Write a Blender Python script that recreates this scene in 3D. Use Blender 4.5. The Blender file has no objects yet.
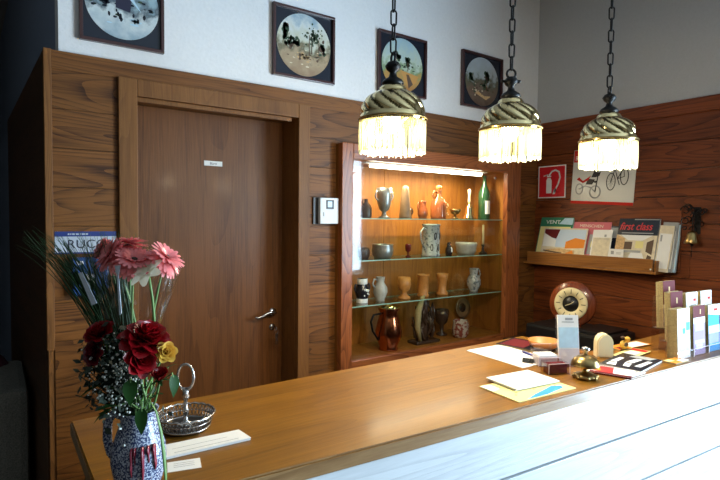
import bpy, bmesh, math, random
from mathutils import Vector, Matrix
random.seed(7)
PI = math.pi
S = bpy.context.scene
COL = S.collection

# ------------------------------------------------------------------ materials
def nodes(name):
    m = bpy.data.materials.new(name); m.use_nodes = True
    nt = m.node_tree
    return m, nt, nt.nodes['Principled BSDF']

def plain(name, col, rough=.5, metal=0., spec=.5, coat=0., trans=0., emit=None, es=0., noise=0., nscale=40., bump=0., sheen=0.):
    m, nt, b = nodes(name)
    b.inputs['Base Color'].default_value = (*col, 1)
    b.inputs['Roughness'].default_value = rough
    b.inputs['Metallic'].default_value = metal
    b.inputs['Specular IOR Level'].default_value = spec
    b.inputs['Coat Weight'].default_value = coat
    b.inputs['Coat Roughness'].default_value = .12
    b.inputs['Transmission Weight'].default_value = trans
    if emit:
        b.inputs['Emission Color'].default_value = (*emit, 1); b.inputs['Emission Strength'].default_value = es
    if noise or bump:
        tc = nt.nodes.new('ShaderNodeTexCoord'); n = nt.nodes.new('ShaderNodeTexNoise')
        n.inputs['Scale'].default_value = nscale; n.inputs['Detail'].default_value = 4
        nt.links.new(tc.outputs['Object'], n.inputs['Vector'])
        if noise:
            r = nt.nodes.new('ShaderNodeMapRange')
            r.inputs[1].default_value = .25; r.inputs[2].default_value = .75
            r.inputs[3].default_value = 1 - noise; r.inputs[4].default_value = 1 + noise
            nt.links.new(n.outputs['Fac'], r.inputs[0])
            v = nt.nodes.new('ShaderNodeVectorMath'); v.operation = 'SCALE'
            v.inputs[0].default_value = col
            nt.links.new(r.outputs[0], v.inputs['Scale'])
            nt.links.new(v.outputs[0], b.inputs['Base Color'])
        if bump:
            bp = nt.nodes.new('ShaderNodeBump'); bp.inputs['Strength'].default_value = bump; bp.inputs['Distance'].default_value = .004
            nt.links.new(n.outputs['Fac'], bp.inputs['Height']); nt.links.new(bp.outputs[0], b.inputs['Normal'])
    return m

def wood(name, light, dark, grain='X', across='Z', rough=.4, coat=0., plank=0., band=22., contrast=.5, stretch=.22, vary=.15, spec=.3):
    """oak-like: stretched wave figure + fine pores, optional change from plank to plank"""
    m, nt, b = nodes(name); N = nt.nodes.new; L = nt.links.new
    tc = N('ShaderNodeTexCoord'); sep = N('ShaderNodeSeparateXYZ'); L(tc.outputs['Object'], sep.inputs[0])
    g = sep.outputs[grain]; a = sep.outputs[across]
    third = [c for c in 'XYZ' if c not in (grain, across)][0]
    t = sep.outputs[third]
    def math_(op, x, y=None):
        n = N('ShaderNodeMath'); n.operation = op
        for i, v in enumerate((x, y)):
            if v is None: continue
            if isinstance(v, (int, float)): n.inputs[i].default_value = v
            else: L(v, n.inputs[i])
        return n.outputs[0]
    if plank:
        idx = math_('FLOOR', math_('DIVIDE', a, plank))
        wn = N('ShaderNodeTexWhiteNoise'); wn.noise_dimensions = '1D'; L(idx, wn.inputs['W'])
        off = math_('MULTIPLY', wn.outputs['Value'], 37.)
        g2 = math_('ADD', g, off)
    else:
        g2 = g; wn = None
    com = N('ShaderNodeCombineXYZ')                          # growth rings: contour lines of a stretched noise field
    L(math_('MULTIPLY', g2, stretch * 2.2), com.inputs[0]); L(math_('MULTIPLY', a, 4.2), com.inputs[1]); L(math_('MULTIPLY', t, 2.), com.inputs[2])
    fld = N('ShaderNodeTexNoise'); fld.inputs['Scale'].default_value = 1; fld.inputs['Detail'].default_value = 2.2; fld.inputs['Roughness'].default_value = .45; fld.inputs['Distortion'].default_value = .3
    L(com.outputs[0], fld.inputs['Vector'])
    saw = math_('FRACT', math_('MULTIPLY', fld.outputs['Fac'], band * 1.3))
    ring_ = math_('SUBTRACT', 1., math_('POWER', saw, 2.5))
    com2 = N('ShaderNodeCombineXYZ')
    L(math_('MULTIPLY', g2, 5.), com2.inputs[0]); L(math_('MULTIPLY', a, 130.), com2.inputs[1]); L(math_('MULTIPLY', t, 130.), com2.inputs[2])
    ns = N('ShaderNodeTexNoise'); ns.inputs['Scale'].default_value = 1; ns.inputs['Detail'].default_value = 4; ns.inputs['Roughness'].default_value = .65
    L(com2.outputs[0], ns.inputs['Vector'])
    com3 = N('ShaderNodeCombineXYZ'); L(math_('MULTIPLY', g2, 1.1), com3.inputs[0]); L(math_('MULTIPLY', a, 13.), com3.inputs[1]); L(t, com3.inputs[2])
    n3 = N('ShaderNodeTexNoise'); n3.inputs['Scale'].default_value = 1; n3.inputs['Detail'].default_value = 3; L(com3.outputs[0], n3.inputs['Vector'])
    fine = math_('ADD', math_('MULTIPLY', math_('SUBTRACT', ns.outputs['Fac'], .5), 1.5), math_('MULTIPLY', math_('SUBTRACT', n3.outputs['Fac'], .5), 1.3))
    fac = math_('ADD', math_('ADD', math_('MULTIPLY', ring_, contrast), .62 - contrast * .62), math_('MULTIPLY', fine, .75))
    rmp = N('ShaderNodeValToRGB'); rmp.color_ramp.elements[0].position = .16; rmp.color_ramp.elements[1].position = .86
    rmp.color_ramp.elements[0].color = (*dark, 1); rmp.color_ramp.elements[1].color = (*light, 1)
    L(fac, rmp.inputs[0])
    out = rmp.outputs[0]
    if wn:
        v = N('ShaderNodeVectorMath'); v.operation = 'SCALE'; L(out, v.inputs[0])
        mr = N('ShaderNodeMapRange'); mr.inputs[3].default_value = 1 - vary; mr.inputs[4].default_value = 1 + vary
        L(wn.outputs['Value'], mr.inputs[0]); L(mr.outputs[0], v.inputs['Scale']); out = v.outputs[0]
    L(out, b.inputs['Base Color'])
    b.inputs['Roughness'].default_value = rough; b.inputs['Coat Weight'].default_value = coat; b.inputs['Coat Roughness'].default_value = .15
    b.inputs['Specular IOR Level'].default_value = spec
    bp = N('ShaderNodeBump'); bp.inputs['Strength'].default_value = .25; bp.inputs['Distance'].default_value = .002
    L(fac, bp.inputs['Height']); L(bp.outputs[0], b.inputs['Normal'])
    return m

def thin(name, col, alpha, rough=.05):
    """thin clear sheet: lets light straight through, keeps its reflection"""
    m = bpy.data.materials.new(name); m.use_nodes = True; nt = m.node_tree
    nt.nodes.remove(nt.nodes['Principled BSDF']); o = nt.nodes['Material Output']
    t = nt.nodes.new('ShaderNodeBsdfTransparent'); t.inputs[0].default_value = (*col, 1)
    g = nt.nodes.new('ShaderNodeBsdfGlossy'); g.inputs['Roughness'].default_value = rough
    f = nt.nodes.new('ShaderNodeLayerWeight'); f.inputs[0].default_value = .5
    p5 = nt.nodes.new('ShaderNodeMath'); p5.operation = 'POWER'; p5.inputs[1].default_value = 5; nt.links.new(f.outputs['Facing'], p5.inputs[0])
    a = nt.nodes.new('ShaderNodeMath'); a.operation = 'ADD'; a.use_clamp = True; a.inputs[1].default_value = alpha + .025
    mx = nt.nodes.new('ShaderNodeMixShader')
    nt.links.new(p5.outputs[0], a.inputs[0]); nt.links.new(a.outputs[0], mx.inputs[0])
    nt.links.new(t.outputs[0], mx.inputs[1]); nt.links.new(g.outputs[0], mx.inputs[2]); nt.links.new(mx.outputs[0], o.inputs[0])
    return m

def translucent(name, col, mix=.6, rough=.3):
    m, nt, b = nodes(name); o = nt.nodes['Material Output']
    b.inputs['Base Color'].default_value = (*col, 1); b.inputs['Roughness'].default_value = rough
    t = nt.nodes.new('ShaderNodeBsdfTranslucent'); t.inputs[0].default_value = (*col, 1)
    mx = nt.nodes.new('ShaderNodeMixShader'); mx.inputs[0].default_value = mix
    nt.links.new(b.outputs[0], mx.inputs[1]); nt.links.new(t.outputs[0], mx.inputs[2]); nt.links.new(mx.outputs[0], o.inputs[0])
    return m

def speckle(name, base, spot, scale, thr=.5):
    m, nt, b = nodes(name)
    tc = nt.nodes.new('ShaderNodeTexCoord'); n = nt.nodes.new('ShaderNodeTexNoise')
    n.inputs['Scale'].default_value = scale; n.inputs['Detail'].default_value = 2
    r = nt.nodes.new('ShaderNodeValToRGB'); r.color_ramp.elements[0].position = thr - .05; r.color_ramp.elements[1].position = thr + .05
    r.color_ramp.elements[0].color = (*base, 1); r.color_ramp.elements[1].color = (*spot, 1)
    nt.links.new(tc.outputs['Object'], n.inputs['Vector']); nt.links.new(n.outputs['Fac'], r.inputs[0]); nt.links.new(r.outputs[0], b.inputs['Base Color'])
    b.inputs['Roughness'].default_value = .25
    return m

def painting(name, stops, scale=26., amount=.10):
    """old landscape print: bands of pigment up the picture, broken by brushy noise"""
    m, nt, b = nodes(name); N = nt.nodes.new; L = nt.links.new
    tc = N('ShaderNodeTexCoord'); sp = N('ShaderNodeSeparateXYZ'); L(tc.outputs['Object'], sp.inputs[0])
    n = N('ShaderNodeTexNoise'); n.inputs['Scale'].default_value = scale; n.inputs['Detail'].default_value = 5; L(tc.outputs['Object'], n.inputs['Vector'])
    s = N('ShaderNodeMath'); s.operation = 'SUBTRACT'; s.inputs[1].default_value = .5; L(n.outputs['Fac'], s.inputs[0])
    k = N('ShaderNodeMath'); k.operation = 'MULTIPLY'; k.inputs[1].default_value = amount * 2.4; L(s.outputs[0], k.inputs[0])
    a = N('ShaderNodeMath'); a.operation = 'ADD'; L(sp.outputs['Y'], a.inputs[0]); L(k.outputs[0], a.inputs[1])
    mr = N('ShaderNodeMapRange'); mr.inputs[1].default_value = -.165; mr.inputs[2].default_value = .165; L(a.outputs[0], mr.inputs[0])
    r = N('ShaderNodeValToRGB'); e = r.color_ramp.elements
    e[0].position, e[0].color = stops[0][0], (*stops[0][1], 1); e[1].position, e[1].color = stops[-1][0], (*stops[-1][1], 1)
    for p, c in stops[1:-1]: x = e.new(p); x.color = (*c, 1)
    L(mr.outputs[0], r.inputs[0]); L(r.outputs[0], b.inputs['Base Color']); b.inputs['Roughness'].default_value = .35
    return m

M = {}
M['oakB'] = wood('oak_back_wall', (.21, .080, .017), (.045, .014, .0035), 'X', 'Z', .5, 0, .162, 20, .5)
M['oakBt'] = wood('oak_cap', (.21, .080, .017), (.075, .025, .0065), 'X', 'Z', .5, 0, 0, 24, .4)
M['oakR'] = wood('oak_right_wall', (.19, .046, .010), (.05, .011, .003), 'Y', 'Z', .45, 0, .165, 20, .5)
M['oakV'] = wood('oak_upright', (.25, .105, .03), (.10, .037, .010), 'Z', 'X', .5, 0, 0, 24, .4)
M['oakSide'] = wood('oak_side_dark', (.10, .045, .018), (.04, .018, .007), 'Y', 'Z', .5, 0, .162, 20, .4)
M['frame'] = wood('door_frame_oak', (.22, .092, .024), (.125, .047, .012), 'Z', 'X', .5, 0, 0, 30, .25)
M['frameH'] = wood('door_frame_oak_flat', (.22, .092, .024), (.125, .047, .012), 'X', 'Z', .5, 0, 0, 30, .25)
M['leaf'] = wood('door_leaf_oak', (.165, .060, .015), (.07, .023, .006), 'Z', 'X', .45, .03, 0, 12, .2, .12)
M['counter'] = wood('counter_oak', (.235, .098, .0075), (.115, .042, .0033), 'X', 'Y', .40, .12, .14, 14, .22, .2, .12, .3)
M['edge'] = wood('counter_edge_oak', (.33, .19, .08), (.18, .085, .03), 'X', 'Z', .4, .3, 0, 20, .3)
M['front'] = wood('counter_front_pale', (.66, .68, .70), (.52, .54, .56), 'X', 'Z', .3, .4, .17, 20, .5, .1, .03, .5)  # pale grey-white planks, faintly bluish
M['cab'] = wood('cabinet_oak', (.35, .105, .030), (.12, .03, .008), 'Z', 'X', .35, .15, 0, 24, .5)
M['cabH'] = wood('cabinet_oak_flat', (.35, .105, .030), (.12, .03, .008), 'X', 'Z', .35, .15, 0, 24, .5)
M['cabIn'] = wood('cabinet_inside', (.30, .115, .018), (.17, .055, .008), 'Z', 'X', .5, 0, 0, 14, .3)
M['shelfw'] = wood('shelf_oak', (.33, .135, .032), (.17, .06, .013), 'Y', 'Z', .4, .1, 0, 22, .35)
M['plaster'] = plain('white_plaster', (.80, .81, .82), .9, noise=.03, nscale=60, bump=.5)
M['plasterR'] = plain('white_plaster_shaded', (.44, .45, .46), .9, noise=.04, nscale=90, bump=.4)  # white plaster greyed: the right wall's shade is put into the colour
M['navy'] = plain('dark_blue_wall', (.24, .30, .42), .9, noise=.05)
M['ceil'] = plain('ceiling_white', (.42, .41, .40), .9)
M['dimwall'] = plain('room_wall', (.15, .12, .09), .9)
M['floor'] = plain('floor_tile', (.09, .06, .045), .5, noise=.15, nscale=6)
M['black'] = plain('black_plastic', (.008, .008, .009), .4)
M['iron'] = plain('wrought_iron', (.012, .011, .011), .45, metal=.6)
M['brass'] = plain('brass', (.88, .70, .36), .08, metal=1)
M['darkrefl'] = plain('groove_dark_reflection', (.09, .065, .025), .3, metal=1)  # dark swirl reflections of the brass, painted into the dome grooves
M['brassold'] = plain('old_brass', (.36, .25, .10), .3, metal=1, noise=.3, nscale=60)
M['silver'] = plain('silver_metal', (.62, .60, .58), .25, metal=1)
M['silverd'] = plain('tarnished_silver', (.16, .155, .15), .3, metal=1, noise=.4, nscale=90)
M['pewter'] = plain('pewter', (.40, .40, .38), .35, metal=.8, noise=.15)
M['copper'] = plain('copper', (.60, .20, .09), .18, metal=1)
M['glass'] = thin('pane_glass', (.97, .98, .97), .0)
M['shelfglass'] = thin('shelf_glass', (.80, .90, .84), .06)
M['shelfedge'] = plain('green_glass_edge', (.30, .52, .42), .2, emit=None)
M['acrylic'] = thin('clear_acrylic', (.96, .92, .93), .03)
M['acredge'] = plain('acrylic_edge', (.80, .66, .66), .2)
M['cello'] = thin('cellophane', (.96, .97, .98), .10, .10)
M['white'] = plain('white_paper', (.82, .82, .80), .7)
M['cream'] = plain('cream_ceramic', (.80, .68, .42), .4)
M['ivory'] = plain('ivory_face', (.78, .66, .38), .45)
M['blue'] = plain('blue_enamel', (.02, .045, .22), .4)
M['bluebox'] = plain('blue_box', (.015, .07, .24), .45)
M['navyink'] = plain('navy_ink', (.02, .02, .05), .5)
M['signwhite'] = plain('sign_pale_blue', (.52, .58, .66), .5)
M['red'] = plain('sign_red', (.62, .012, .02), .4)
M['redp'] = plain('print_red', (.55, .03, .02), .5)
M['pinkmag'] = plain('pink_cover', (.62, .17, .20), .4)
M['greenmag'] = plain('green_cover', (.04, .20, .11), .4)
M['maroon'] = plain('maroon_print', (.12, .012, .016), .4)
M['orange'] = plain('orange_print', (.78, .26, .04), .5)
M['yellowp'] = plain('pale_yellow_print', (.80, .72, .32), .5)
M['tan'] = plain('tan_print', (.60, .40, .20), .5, noise=.3, nscale=70)
M['beige'] = plain('beige_print', (.70, .62, .46), .5, noise=.15, nscale=40)
M['skyp'] = plain('sky_print', (.55, .66, .80), .5)
M['bluep'] = plain('blue_print', (.05, .32, .62), .4)
M['paleblue'] = plain('pale_blue_print', (.50, .70, .82), .4, noise=.1, nscale=40)
M['teal'] = plain('teal_print', (.10, .55, .52), .5)
M['violet'] = plain('violet_print', (.34, .26, .42), .4)
M['oliveed'] = plain('page_edges', (.33, .26, .12), .7, noise=.3, nscale=200)
M['greyp'] = plain('grey_print', (.35, .36, .36), .5)
M['darkgreen'] = plain('dark_green_print', (.03, .06, .025), .6)
M['brownp'] = plain('brown_print', (.10, .055, .03), .6)
M['ochre'] = plain('ochre_print', (.55, .28, .07), .5)
for n_ in 'redp pinkmag greenmag maroon orange yellowp tan beige skyp bluep paleblue teal violet greyp mat_ white signwhite'.split():
    if n_ in M:
        b_ = M[n_].node_tree.nodes['Principled BSDF']; b_.inputs['Specular IOR Level'].default_value = .12; b_.inputs['Roughness'].default_value = .65
M['picframe'] = plain('dark_red_frame', (.05, .013, .012), .3, coat=.4)
M['mat'] = plain('dark_navy_mat', (.012, .016, .028), .25)
M['pewterblue'] = speckle('salt_glaze', (.42, .43, .42), (.13, .15, .17), 55, .58)
M['stone'] = plain('stoneware_grey', (.42, .40, .36), .35, noise=.2, nscale=30)
M['stonebrown'] = plain('stoneware_brown', (.20, .12, .06), .45, noise=.2, nscale=30)
M['darkjug'] = plain('dark_brown_glaze', (.05, .028, .018), .25)
M['redjug'] = plain('red_brown_glaze', (.33, .09, .03), .2, coat=.4)
M['orangecup'] = plain('orange_wood', (.52, .21, .05), .4, noise=.15)
M['bottle'] = plain('green_bottle', (.02, .07, .03), .08, coat=.5)
M['winered'] = plain('dark_red_glass', (.12, .012, .012), .1)
M['redmug'] = speckle('red_white_mug', (.45, .36, .30), (.22, .05, .035), 40, .52)
M['bwvase'] = plain('black_glaze', (.015, .015, .02), .2)
M['vase'] = speckle('blue_speckle', (.035, .05, .13), (.50, .54, .64), 330, .52)
M['drip'] = plain('red_drip', (.22, .012, .03), .3)
M['pink'] = translucent('pink_petal', (.86, .27, .27), .3)
M['crimson'] = translucent('crimson_petal', (.27, .004, .008), .15)
M['deepred'] = translucent('deep_red_petal', (.15, .006, .014), .15)
M['yellow'] = translucent('yellow_petal', (.80, .50, .08), .25)
M['creampetal'] = translucent('cream_petal', (.82, .76, .58), .25)
M['gcentre'] = plain('gerbera_centre', (.06, .03, .02), .8)
M['stem'] = plain('green_stem', (.13, .25, .07), .5)
M['leafg'] = translucent('green_leaf', (.015, .060, .010), .15)
M['leafg'].node_tree.nodes['Principled BSDF'].inputs['Specular IOR Level'].default_value = .2; M['leafg'].node_tree.nodes['Principled BSDF'].inputs['Roughness'].default_value = .55
M['grass'] = plain('grass_blade', (.028, .085, .026), .45)
M['gyps'] = plain('gypsophila', (.62, .64, .58), .8)
M['bushd'] = plain('dark_filler_leaf', (.018, .03, .016), .7)
M['fringe'] = translucent('bead_strand', (.86, .86, .66), .6, .15)
M['bulb'] = plain('lit_bulb', (1, 1, 1), .5, emit=(1, .93, .78), es=90)
M['tube'] = plain('lit_tube', (1, 1, 1), .5, emit=(1, .92, .72), es=14)
M['fabric'] = plain('woven_fabric', (.20, .19, .16), .95, noise=.45, nscale=160, bump=.6)
M['redcush'] = plain('dark_red_cushion', (.09, .018, .03), .9, noise=.3)
M['clockwood'] = wood('clock_wood', (.24, .055, .018), (.11, .024, .008), 'Y', 'Z', .25, .5, 0, 30, .4)
M['posterbg'] = plain('poster_paper', (.62, .63, .58), .22)
M['penblue'] = plain('pen_blue', (.03, .03, .22), .3)
M['device'] = plain('device_white', (.75, .78, .80), .4)
M['lcd'] = plain('device_display', (.30, .48, .58), .2)

# ------------------------------------------------------------------ mesh helpers
def box(bm, x0, y0, z0, x1, y1, z1, bev=0., mat=None, mi=0):
    r = bmesh.ops.create_cube(bm, size=1)
    vs = r['verts']
    for v in vs:
        v.co = Vector((x0 if v.co.x < 0 else x1, y0 if v.co.y < 0 else y1, z0 if v.co.z < 0 else z1))
    fs = set(f for v in vs for f in v.link_faces)
    for f in fs: f.material_index = mi
    if bev:
        es = list(set(e for v in vs for e in v.link_edges))
        r = bmesh.ops.bevel(bm, geom=es, offset=bev, segments=2, affect='EDGES', profile=.6)
        vs = r['verts']
        for f in r['faces']: f.material_index = mi
        vs = list(set(v for f in list(fs) + list(r['faces']) if f.is_valid for v in f.verts))
    if mat is not None: bmesh.ops.transform(bm, matrix=mat, verts=vs)
    return vs

def lathe(bm, prof, seg=28, c=(0, 0, 0), mat=None, mi=0, cap=True):
    """prof: list of (r, z)"""
    rings = []; vs = []
    for r, z in prof:
        if r < 1e-5:
            v = bm.verts.new((c[0], c[1], c[2] + z)); rings.append([v]); vs.append(v)
        else:
            ring = [bm.verts.new((c[0] + r * math.cos(2 * PI * i / seg), c[1] + r * math.sin(2 * PI * i / seg), c[2] + z)) for i in range(seg)]
            rings.append(ring); vs += ring
    for a, b in zip(rings, rings[1:]):
        for i in range(seg):
            j = (i + 1) % seg
            if len(a) == 1 and len(b) == 1: continue
            if len(a) == 1: f = bm.faces.new((a[0], b[j], b[i]))
            elif len(b) == 1: f = bm.faces.new((a[i], a[j], b[0]))
            else: f = bm.faces.new((a[i], a[j], b[j], b[i]))
            f.material_index = mi; f.smooth = True
    if cap:
        if len(rings[0]) > 1: bm.faces.new(list(reversed(rings[0]))).material_index = mi
        if len(rings[-1]) > 1: bm.faces.new(rings[-1]).material_index = mi
    if mat is not None: bmesh.ops.transform(bm, matrix=mat, verts=vs)
    return vs

def tube(bm, pts, rad, seg=8, closed=False, mi=0, flat=1.):
    pts = [Vector(p) for p in pts]; n = len(pts)
    if not isinstance(rad, (list, tuple)): rad = [rad] * n
    rings = []; prev = None
    for i, p in enumerate(pts):
        if closed: t = pts[(i + 1) % n] - pts[i - 1]
        else: t = pts[min(i + 1, n - 1)] - pts[max(i - 1, 0)]
        if t.length < 1e-9: t = Vector((0, 0, 1))
        t.normalize()
        if prev is None:
            a = Vector((0, 0, 1)) if abs(t.z) < .9 else Vector((1, 0, 0))
            u = t.cross(a).normalized()
        else:
            u = (prev - t * prev.dot(t))
            u = u.normalized() if u.length > 1e-6 else t.orthogonal().normalized()
        prev = u; w = t.cross(u)
        rings.append([bm.verts.new(p + rad[i] * (u * math.cos(2 * PI * k / seg) + w * math.sin(2 * PI * k / seg) * flat)) for k in range(seg)])
    m = n if closed else n - 1
    for i in range(m):
        a, b = rings[i], rings[(i + 1) % n]
        for k in range(seg):
            f = bm.faces.new((a[k], a[(k + 1) % seg], b[(k + 1) % seg], b[k])); f.smooth = True; f.material_index = mi
    if not closed:
        bm.faces.new(list(reversed(rings[0]))).material_index = mi; bm.faces.new(rings[-1]).material_index = mi
    return [v for r in rings for v in r]

def ball(bm, c, r, sub=2, sc=(1, 1, 1), mi=0):
    rr = bmesh.ops.create_icosphere(bm, subdivisions=sub, radius=r)
    for v in rr['verts']: v.co = Vector((v.co.x * sc[0] + c[0], v.co.y * sc[1] + c[1], v.co.z * sc[2] + c[2]))
    for f in set(f for v in rr['verts'] for f in v.link_faces): f.smooth = True; f.material_index = mi

def prism(bm, pts, z0, z1, mi=0, mat=None):
    a = [bm.verts.new((x, y, z0)) for x, y in pts]; b = [bm.verts.new((x, y, z1)) for x, y in pts]
    n = len(pts)
    fs = [bm.faces.new(b), bm.faces.new(list(reversed(a)))]
    for i in range(n): fs.append(bm.faces.new((a[i], a[(i + 1) % n], b[(i + 1) % n], b[i])))
    for f in fs: f.material_index = mi
    bmesh.ops.recalc_face_normals(bm, faces=fs)
    if mat is not None: bmesh.ops.transform(bm, matrix=mat, verts=a + b)

def disc_pts(cx, cy, r, n=40, sx=1, sy=1): return [(cx + r * sx * math.cos(2 * PI * i / n), cy + r * sy * math.sin(2 * PI * i / n)) for i in range(n)]

def obj(name, bm, mats, parent=None, smooth=False):
    me = bpy.data.meshes.new(name); bm.normal_update(); bm.to_mesh(me); bm.free()
    for m in (mats if isinstance(mats, (list, tuple)) else [mats]): me.materials.append(M[m] if isinstance(m, str) else m)
    o = bpy.data.objects.new(name, me); COL.objects.link(o)
    if parent is not None: o.parent = parent
    return o

def one(fn, *a, **k):
    bm = bmesh.new(); fn(bm, *a, **k); return bm

def tag(o, label=None, cat=None, group=None, kind=None):
    if label: o['label'] = label
    if cat: o['category'] = cat
    if group: o['group'] = group
    if kind: o['kind'] = kind
    return o

def thing(name, label, cat, mat=None, loc=None, rz=0., group=None):
    o = bpy.data.objects.new(name, None); COL.objects.link(o); o.empty_display_size = .05
    if mat is not None: o.matrix_world = mat
    else:
        o.location = loc or (0, 0, 0); o.rotation_euler = (0, 0, rz)
    return tag(o, label, cat, group)

def struct(name, bm, mat, parent=None):
    o = obj(name, bm, mat, parent)
    if parent is None: o['kind'] = 'structure'
    return o

def text(name, s, mat, parent, x, y, z, w=None, h=.02, mtx=None, depth=.0003, bold=0., shear=0.):
    c = bpy.data.curves.new(name, 'FONT'); c.body = s; c.size = 1; c.align_x = 'CENTER'; c.align_y = 'CENTER'; c.extrude = .002; c.offset = bold; c.shear = shear
    t = bpy.data.objects.new(name, c); COL.objects.link(t)
    bpy.context.view_layer.update()
    me = bpy.data.meshes.new_from_object(t.evaluated_get(bpy.context.evaluated_depsgraph_get()))
    bpy.data.objects.remove(t); bpy.data.curves.remove(c)
    xs = [v.co.x for v in me.vertices]; ys = [v.co.y for v in me.vertices]
    cx, cy = (min(xs) + max(xs)) / 2, (min(ys) + max(ys)) / 2
    sy = h / (max(ys) - min(ys)); sx = (w / (max(xs) - min(xs))) if w else sy
    for v in me.vertices: v.co = Vector(((v.co.x - cx) * sx + x, (v.co.y - cy) * sy + y, z + (v.co.z / .002) * depth))
    me.materials.clear(); me.materials.append(M[mat])
    o = bpy.data.objects.new(name, me); COL.objects.link(o); o.parent = parent
    return o

def mat3(loc, x, y, z):
    m = Matrix.Identity(4)
    for i, v in enumerate((x, y, z)):
        for j in range(3): m[j][i] = v[j]
    m.translation = Vector(loc); return m
def backwall(x, z, y=2.5, roll=0.): return mat3((x, y, z), (1, 0, 0), (0, 0, 1), (0, -1, 0)) @ Matrix.Rotation(roll, 4, 'Z')
def rightwall(y, z, x=3.4, tilt=0., roll=0.):
    s, c = math.sin(tilt), math.cos(tilt)
    return mat3((x, y, z), (0, -1, 0), (s, 0, c), (-c, 0, s)) @ Matrix.Rotation(roll, 4, 'Z')
def flat(x, y, z, rz): return Matrix.Translation((x, y, z)) @ Matrix.Rotation(rz, 4, 'Z')

# ------------------------------------------------------------------ camera (1.5 m up, in front of the counter)
yaw, pitch, roll = math.radians(35.07), math.radians(2.314), math.radians(.565)
F = Vector((math.sin(yaw) * math.cos(pitch), math.cos(yaw) * math.cos(pitch), -math.sin(pitch)))
r0 = Vector((math.cos(yaw), -math.sin(yaw), 0)); u0 = r0.cross(F)
rr = r0 * math.cos(roll) + u0 * math.sin(roll); uu = u0 * math.cos(roll) - r0 * math.sin(roll)
cam = bpy.data.cameras.new('camera'); cam.sensor_width = 36; cam.lens = 36 * 521 / 720; cam.clip_start = .02
co = bpy.data.objects.new('camera', cam); COL.objects.link(co); co.matrix_world = mat3((0, 0, 1.5), rr, uu, -F); S.camera = co

# ------------------------------------------------------------------ the room
CEIL = 3.3
struct('floor', one(box, -3.2, -3.6, -.1, 4.2, 8.6, 0), 'floor')
struct('ceiling', one(box, -3.2, -3.6, CEIL, 4.2, 8.6, CEIL + .1), 'ceil')
bm = bmesh.new()                                             # plaster of the office wall above the panelling, with the door hole below
box(bm, .23, 2.53, 2.10, 3.43, 2.66, CEIL)
struct('wall_back', bm, 'plaster')
bm = bmesh.new()
box(bm, 3.43, .12, 0, 3.6, 6.0, CEIL); box(bm, 3.43, -3.5, 0, 3.6, -1.95, CEIL)
box(bm, 3.43, -1.95, 2.35, 3.6, .12, CEIL); box(bm, 3.43, -1.95, 0, 3.6, .12, .06)
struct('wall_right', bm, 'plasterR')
struct('wall_front', one(box, -3.1, -3.6, 0, 3.6, -3.5, CEIL), 'dimwall')
struct('wall_left', one(box, -3.2, -3.5, 0, -3.1, 8.6, CEIL), 'dimwall')
struct('wall_corridor', one(box, -3.1, 8.5, 0, 3.6, 8.6, CEIL), 'navy')
# the office block's side towards the dark corridor: plaster above, dark oak below
bm = bmesh.new(); prism(bm, [(.23, 2.66), (.26, 2.66), (.05, 8.5), (.0, 8.5)], 2.1, CEIL); struct('wall_side', bm, 'navy')
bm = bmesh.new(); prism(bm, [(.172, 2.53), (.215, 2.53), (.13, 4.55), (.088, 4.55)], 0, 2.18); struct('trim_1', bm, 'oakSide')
bm = bmesh.new(); prism(bm, [(.13, 4.55), (.2, 4.55), (.05, 8.5), (-.05, 8.5)], 0, 2.18); struct('wall_passage', bm, 'navy')

# oak planks on the back wall, around the door and the cabinet
DOOR = (.45, 1.404, 0, 2.11); CAB = (1.585, 3.13, .62, 1.925)
bm = bmesh.new(); H = .162; z = 0
while z < 2.10:
    z1 = min(z + H, 2.115); segs = [(.2, 3.4)]
    cuts = []
    for (a, b, c, d) in (DOOR, CAB):
        if z1 > c + .02 and z < d - .01: cuts.append((a - .0, b))
    xs = [.2]
    for a, b in cuts: xs += [a, b]
    xs.append(3.4)
    for i in range(0, len(xs), 2):
        a, b = xs[i], xs[i + 1]
        zz = z; zt = z1
        box(bm, a, 2.5, zz + .0008, b, 2.53, zt - .0008, .0012)
    z = z1
# filler above the door and the cabinet where a plank is cut
box(bm, .45, 2.502, 2.106, 1.404, 2.53, 2.115); box(bm, 1.585, 2.502, 1.922, 3.13, 2.53, 1.945)
struct('trim_2', bm, 'oakB')
struct('trim_3', one(box, .2, 2.494, 2.104, 3.4, 2.56, 2.18, .002), 'oakBt')     # cap board of the back panelling
struct('trim_4', one(box, .172, 2.488, .94, .2, 2.545, 2.182, .002), 'oakV')        # corner post
struct('trim_5', one(box, .178, 2.506, 0, .2, 2.53, .94), 'oakV')
# oak planks on the right wall
bm = bmesh.new(); z = 0.005; H = .165
while z < 2.13:
    z1 = min(z + H, 2.165)
    if z1 - z > .03:
        ys = [.13] + ([1.41] if abs(z - 1.16) < .03 else []) + [2.53]
        for a, b in zip(ys, ys[1:]): box(bm, 3.4, a + .001, z + .0015, 3.43, b - .001, z1 - .0015, .0018)
    z = z1
struct('trim_6', bm, 'oakR')
struct('trim_7', one(box, 3.385, .13, 2.146, 3.45, 2.53, 2.232, .003), 'oakR')
# office behind the wall (closes the block so no daylight leaks)
bm = bmesh.new(); box(bm, .25, 4.2, 0, 3.43, 4.25, CEIL); struct('wall_office', bm, 'dimwall')

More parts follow.
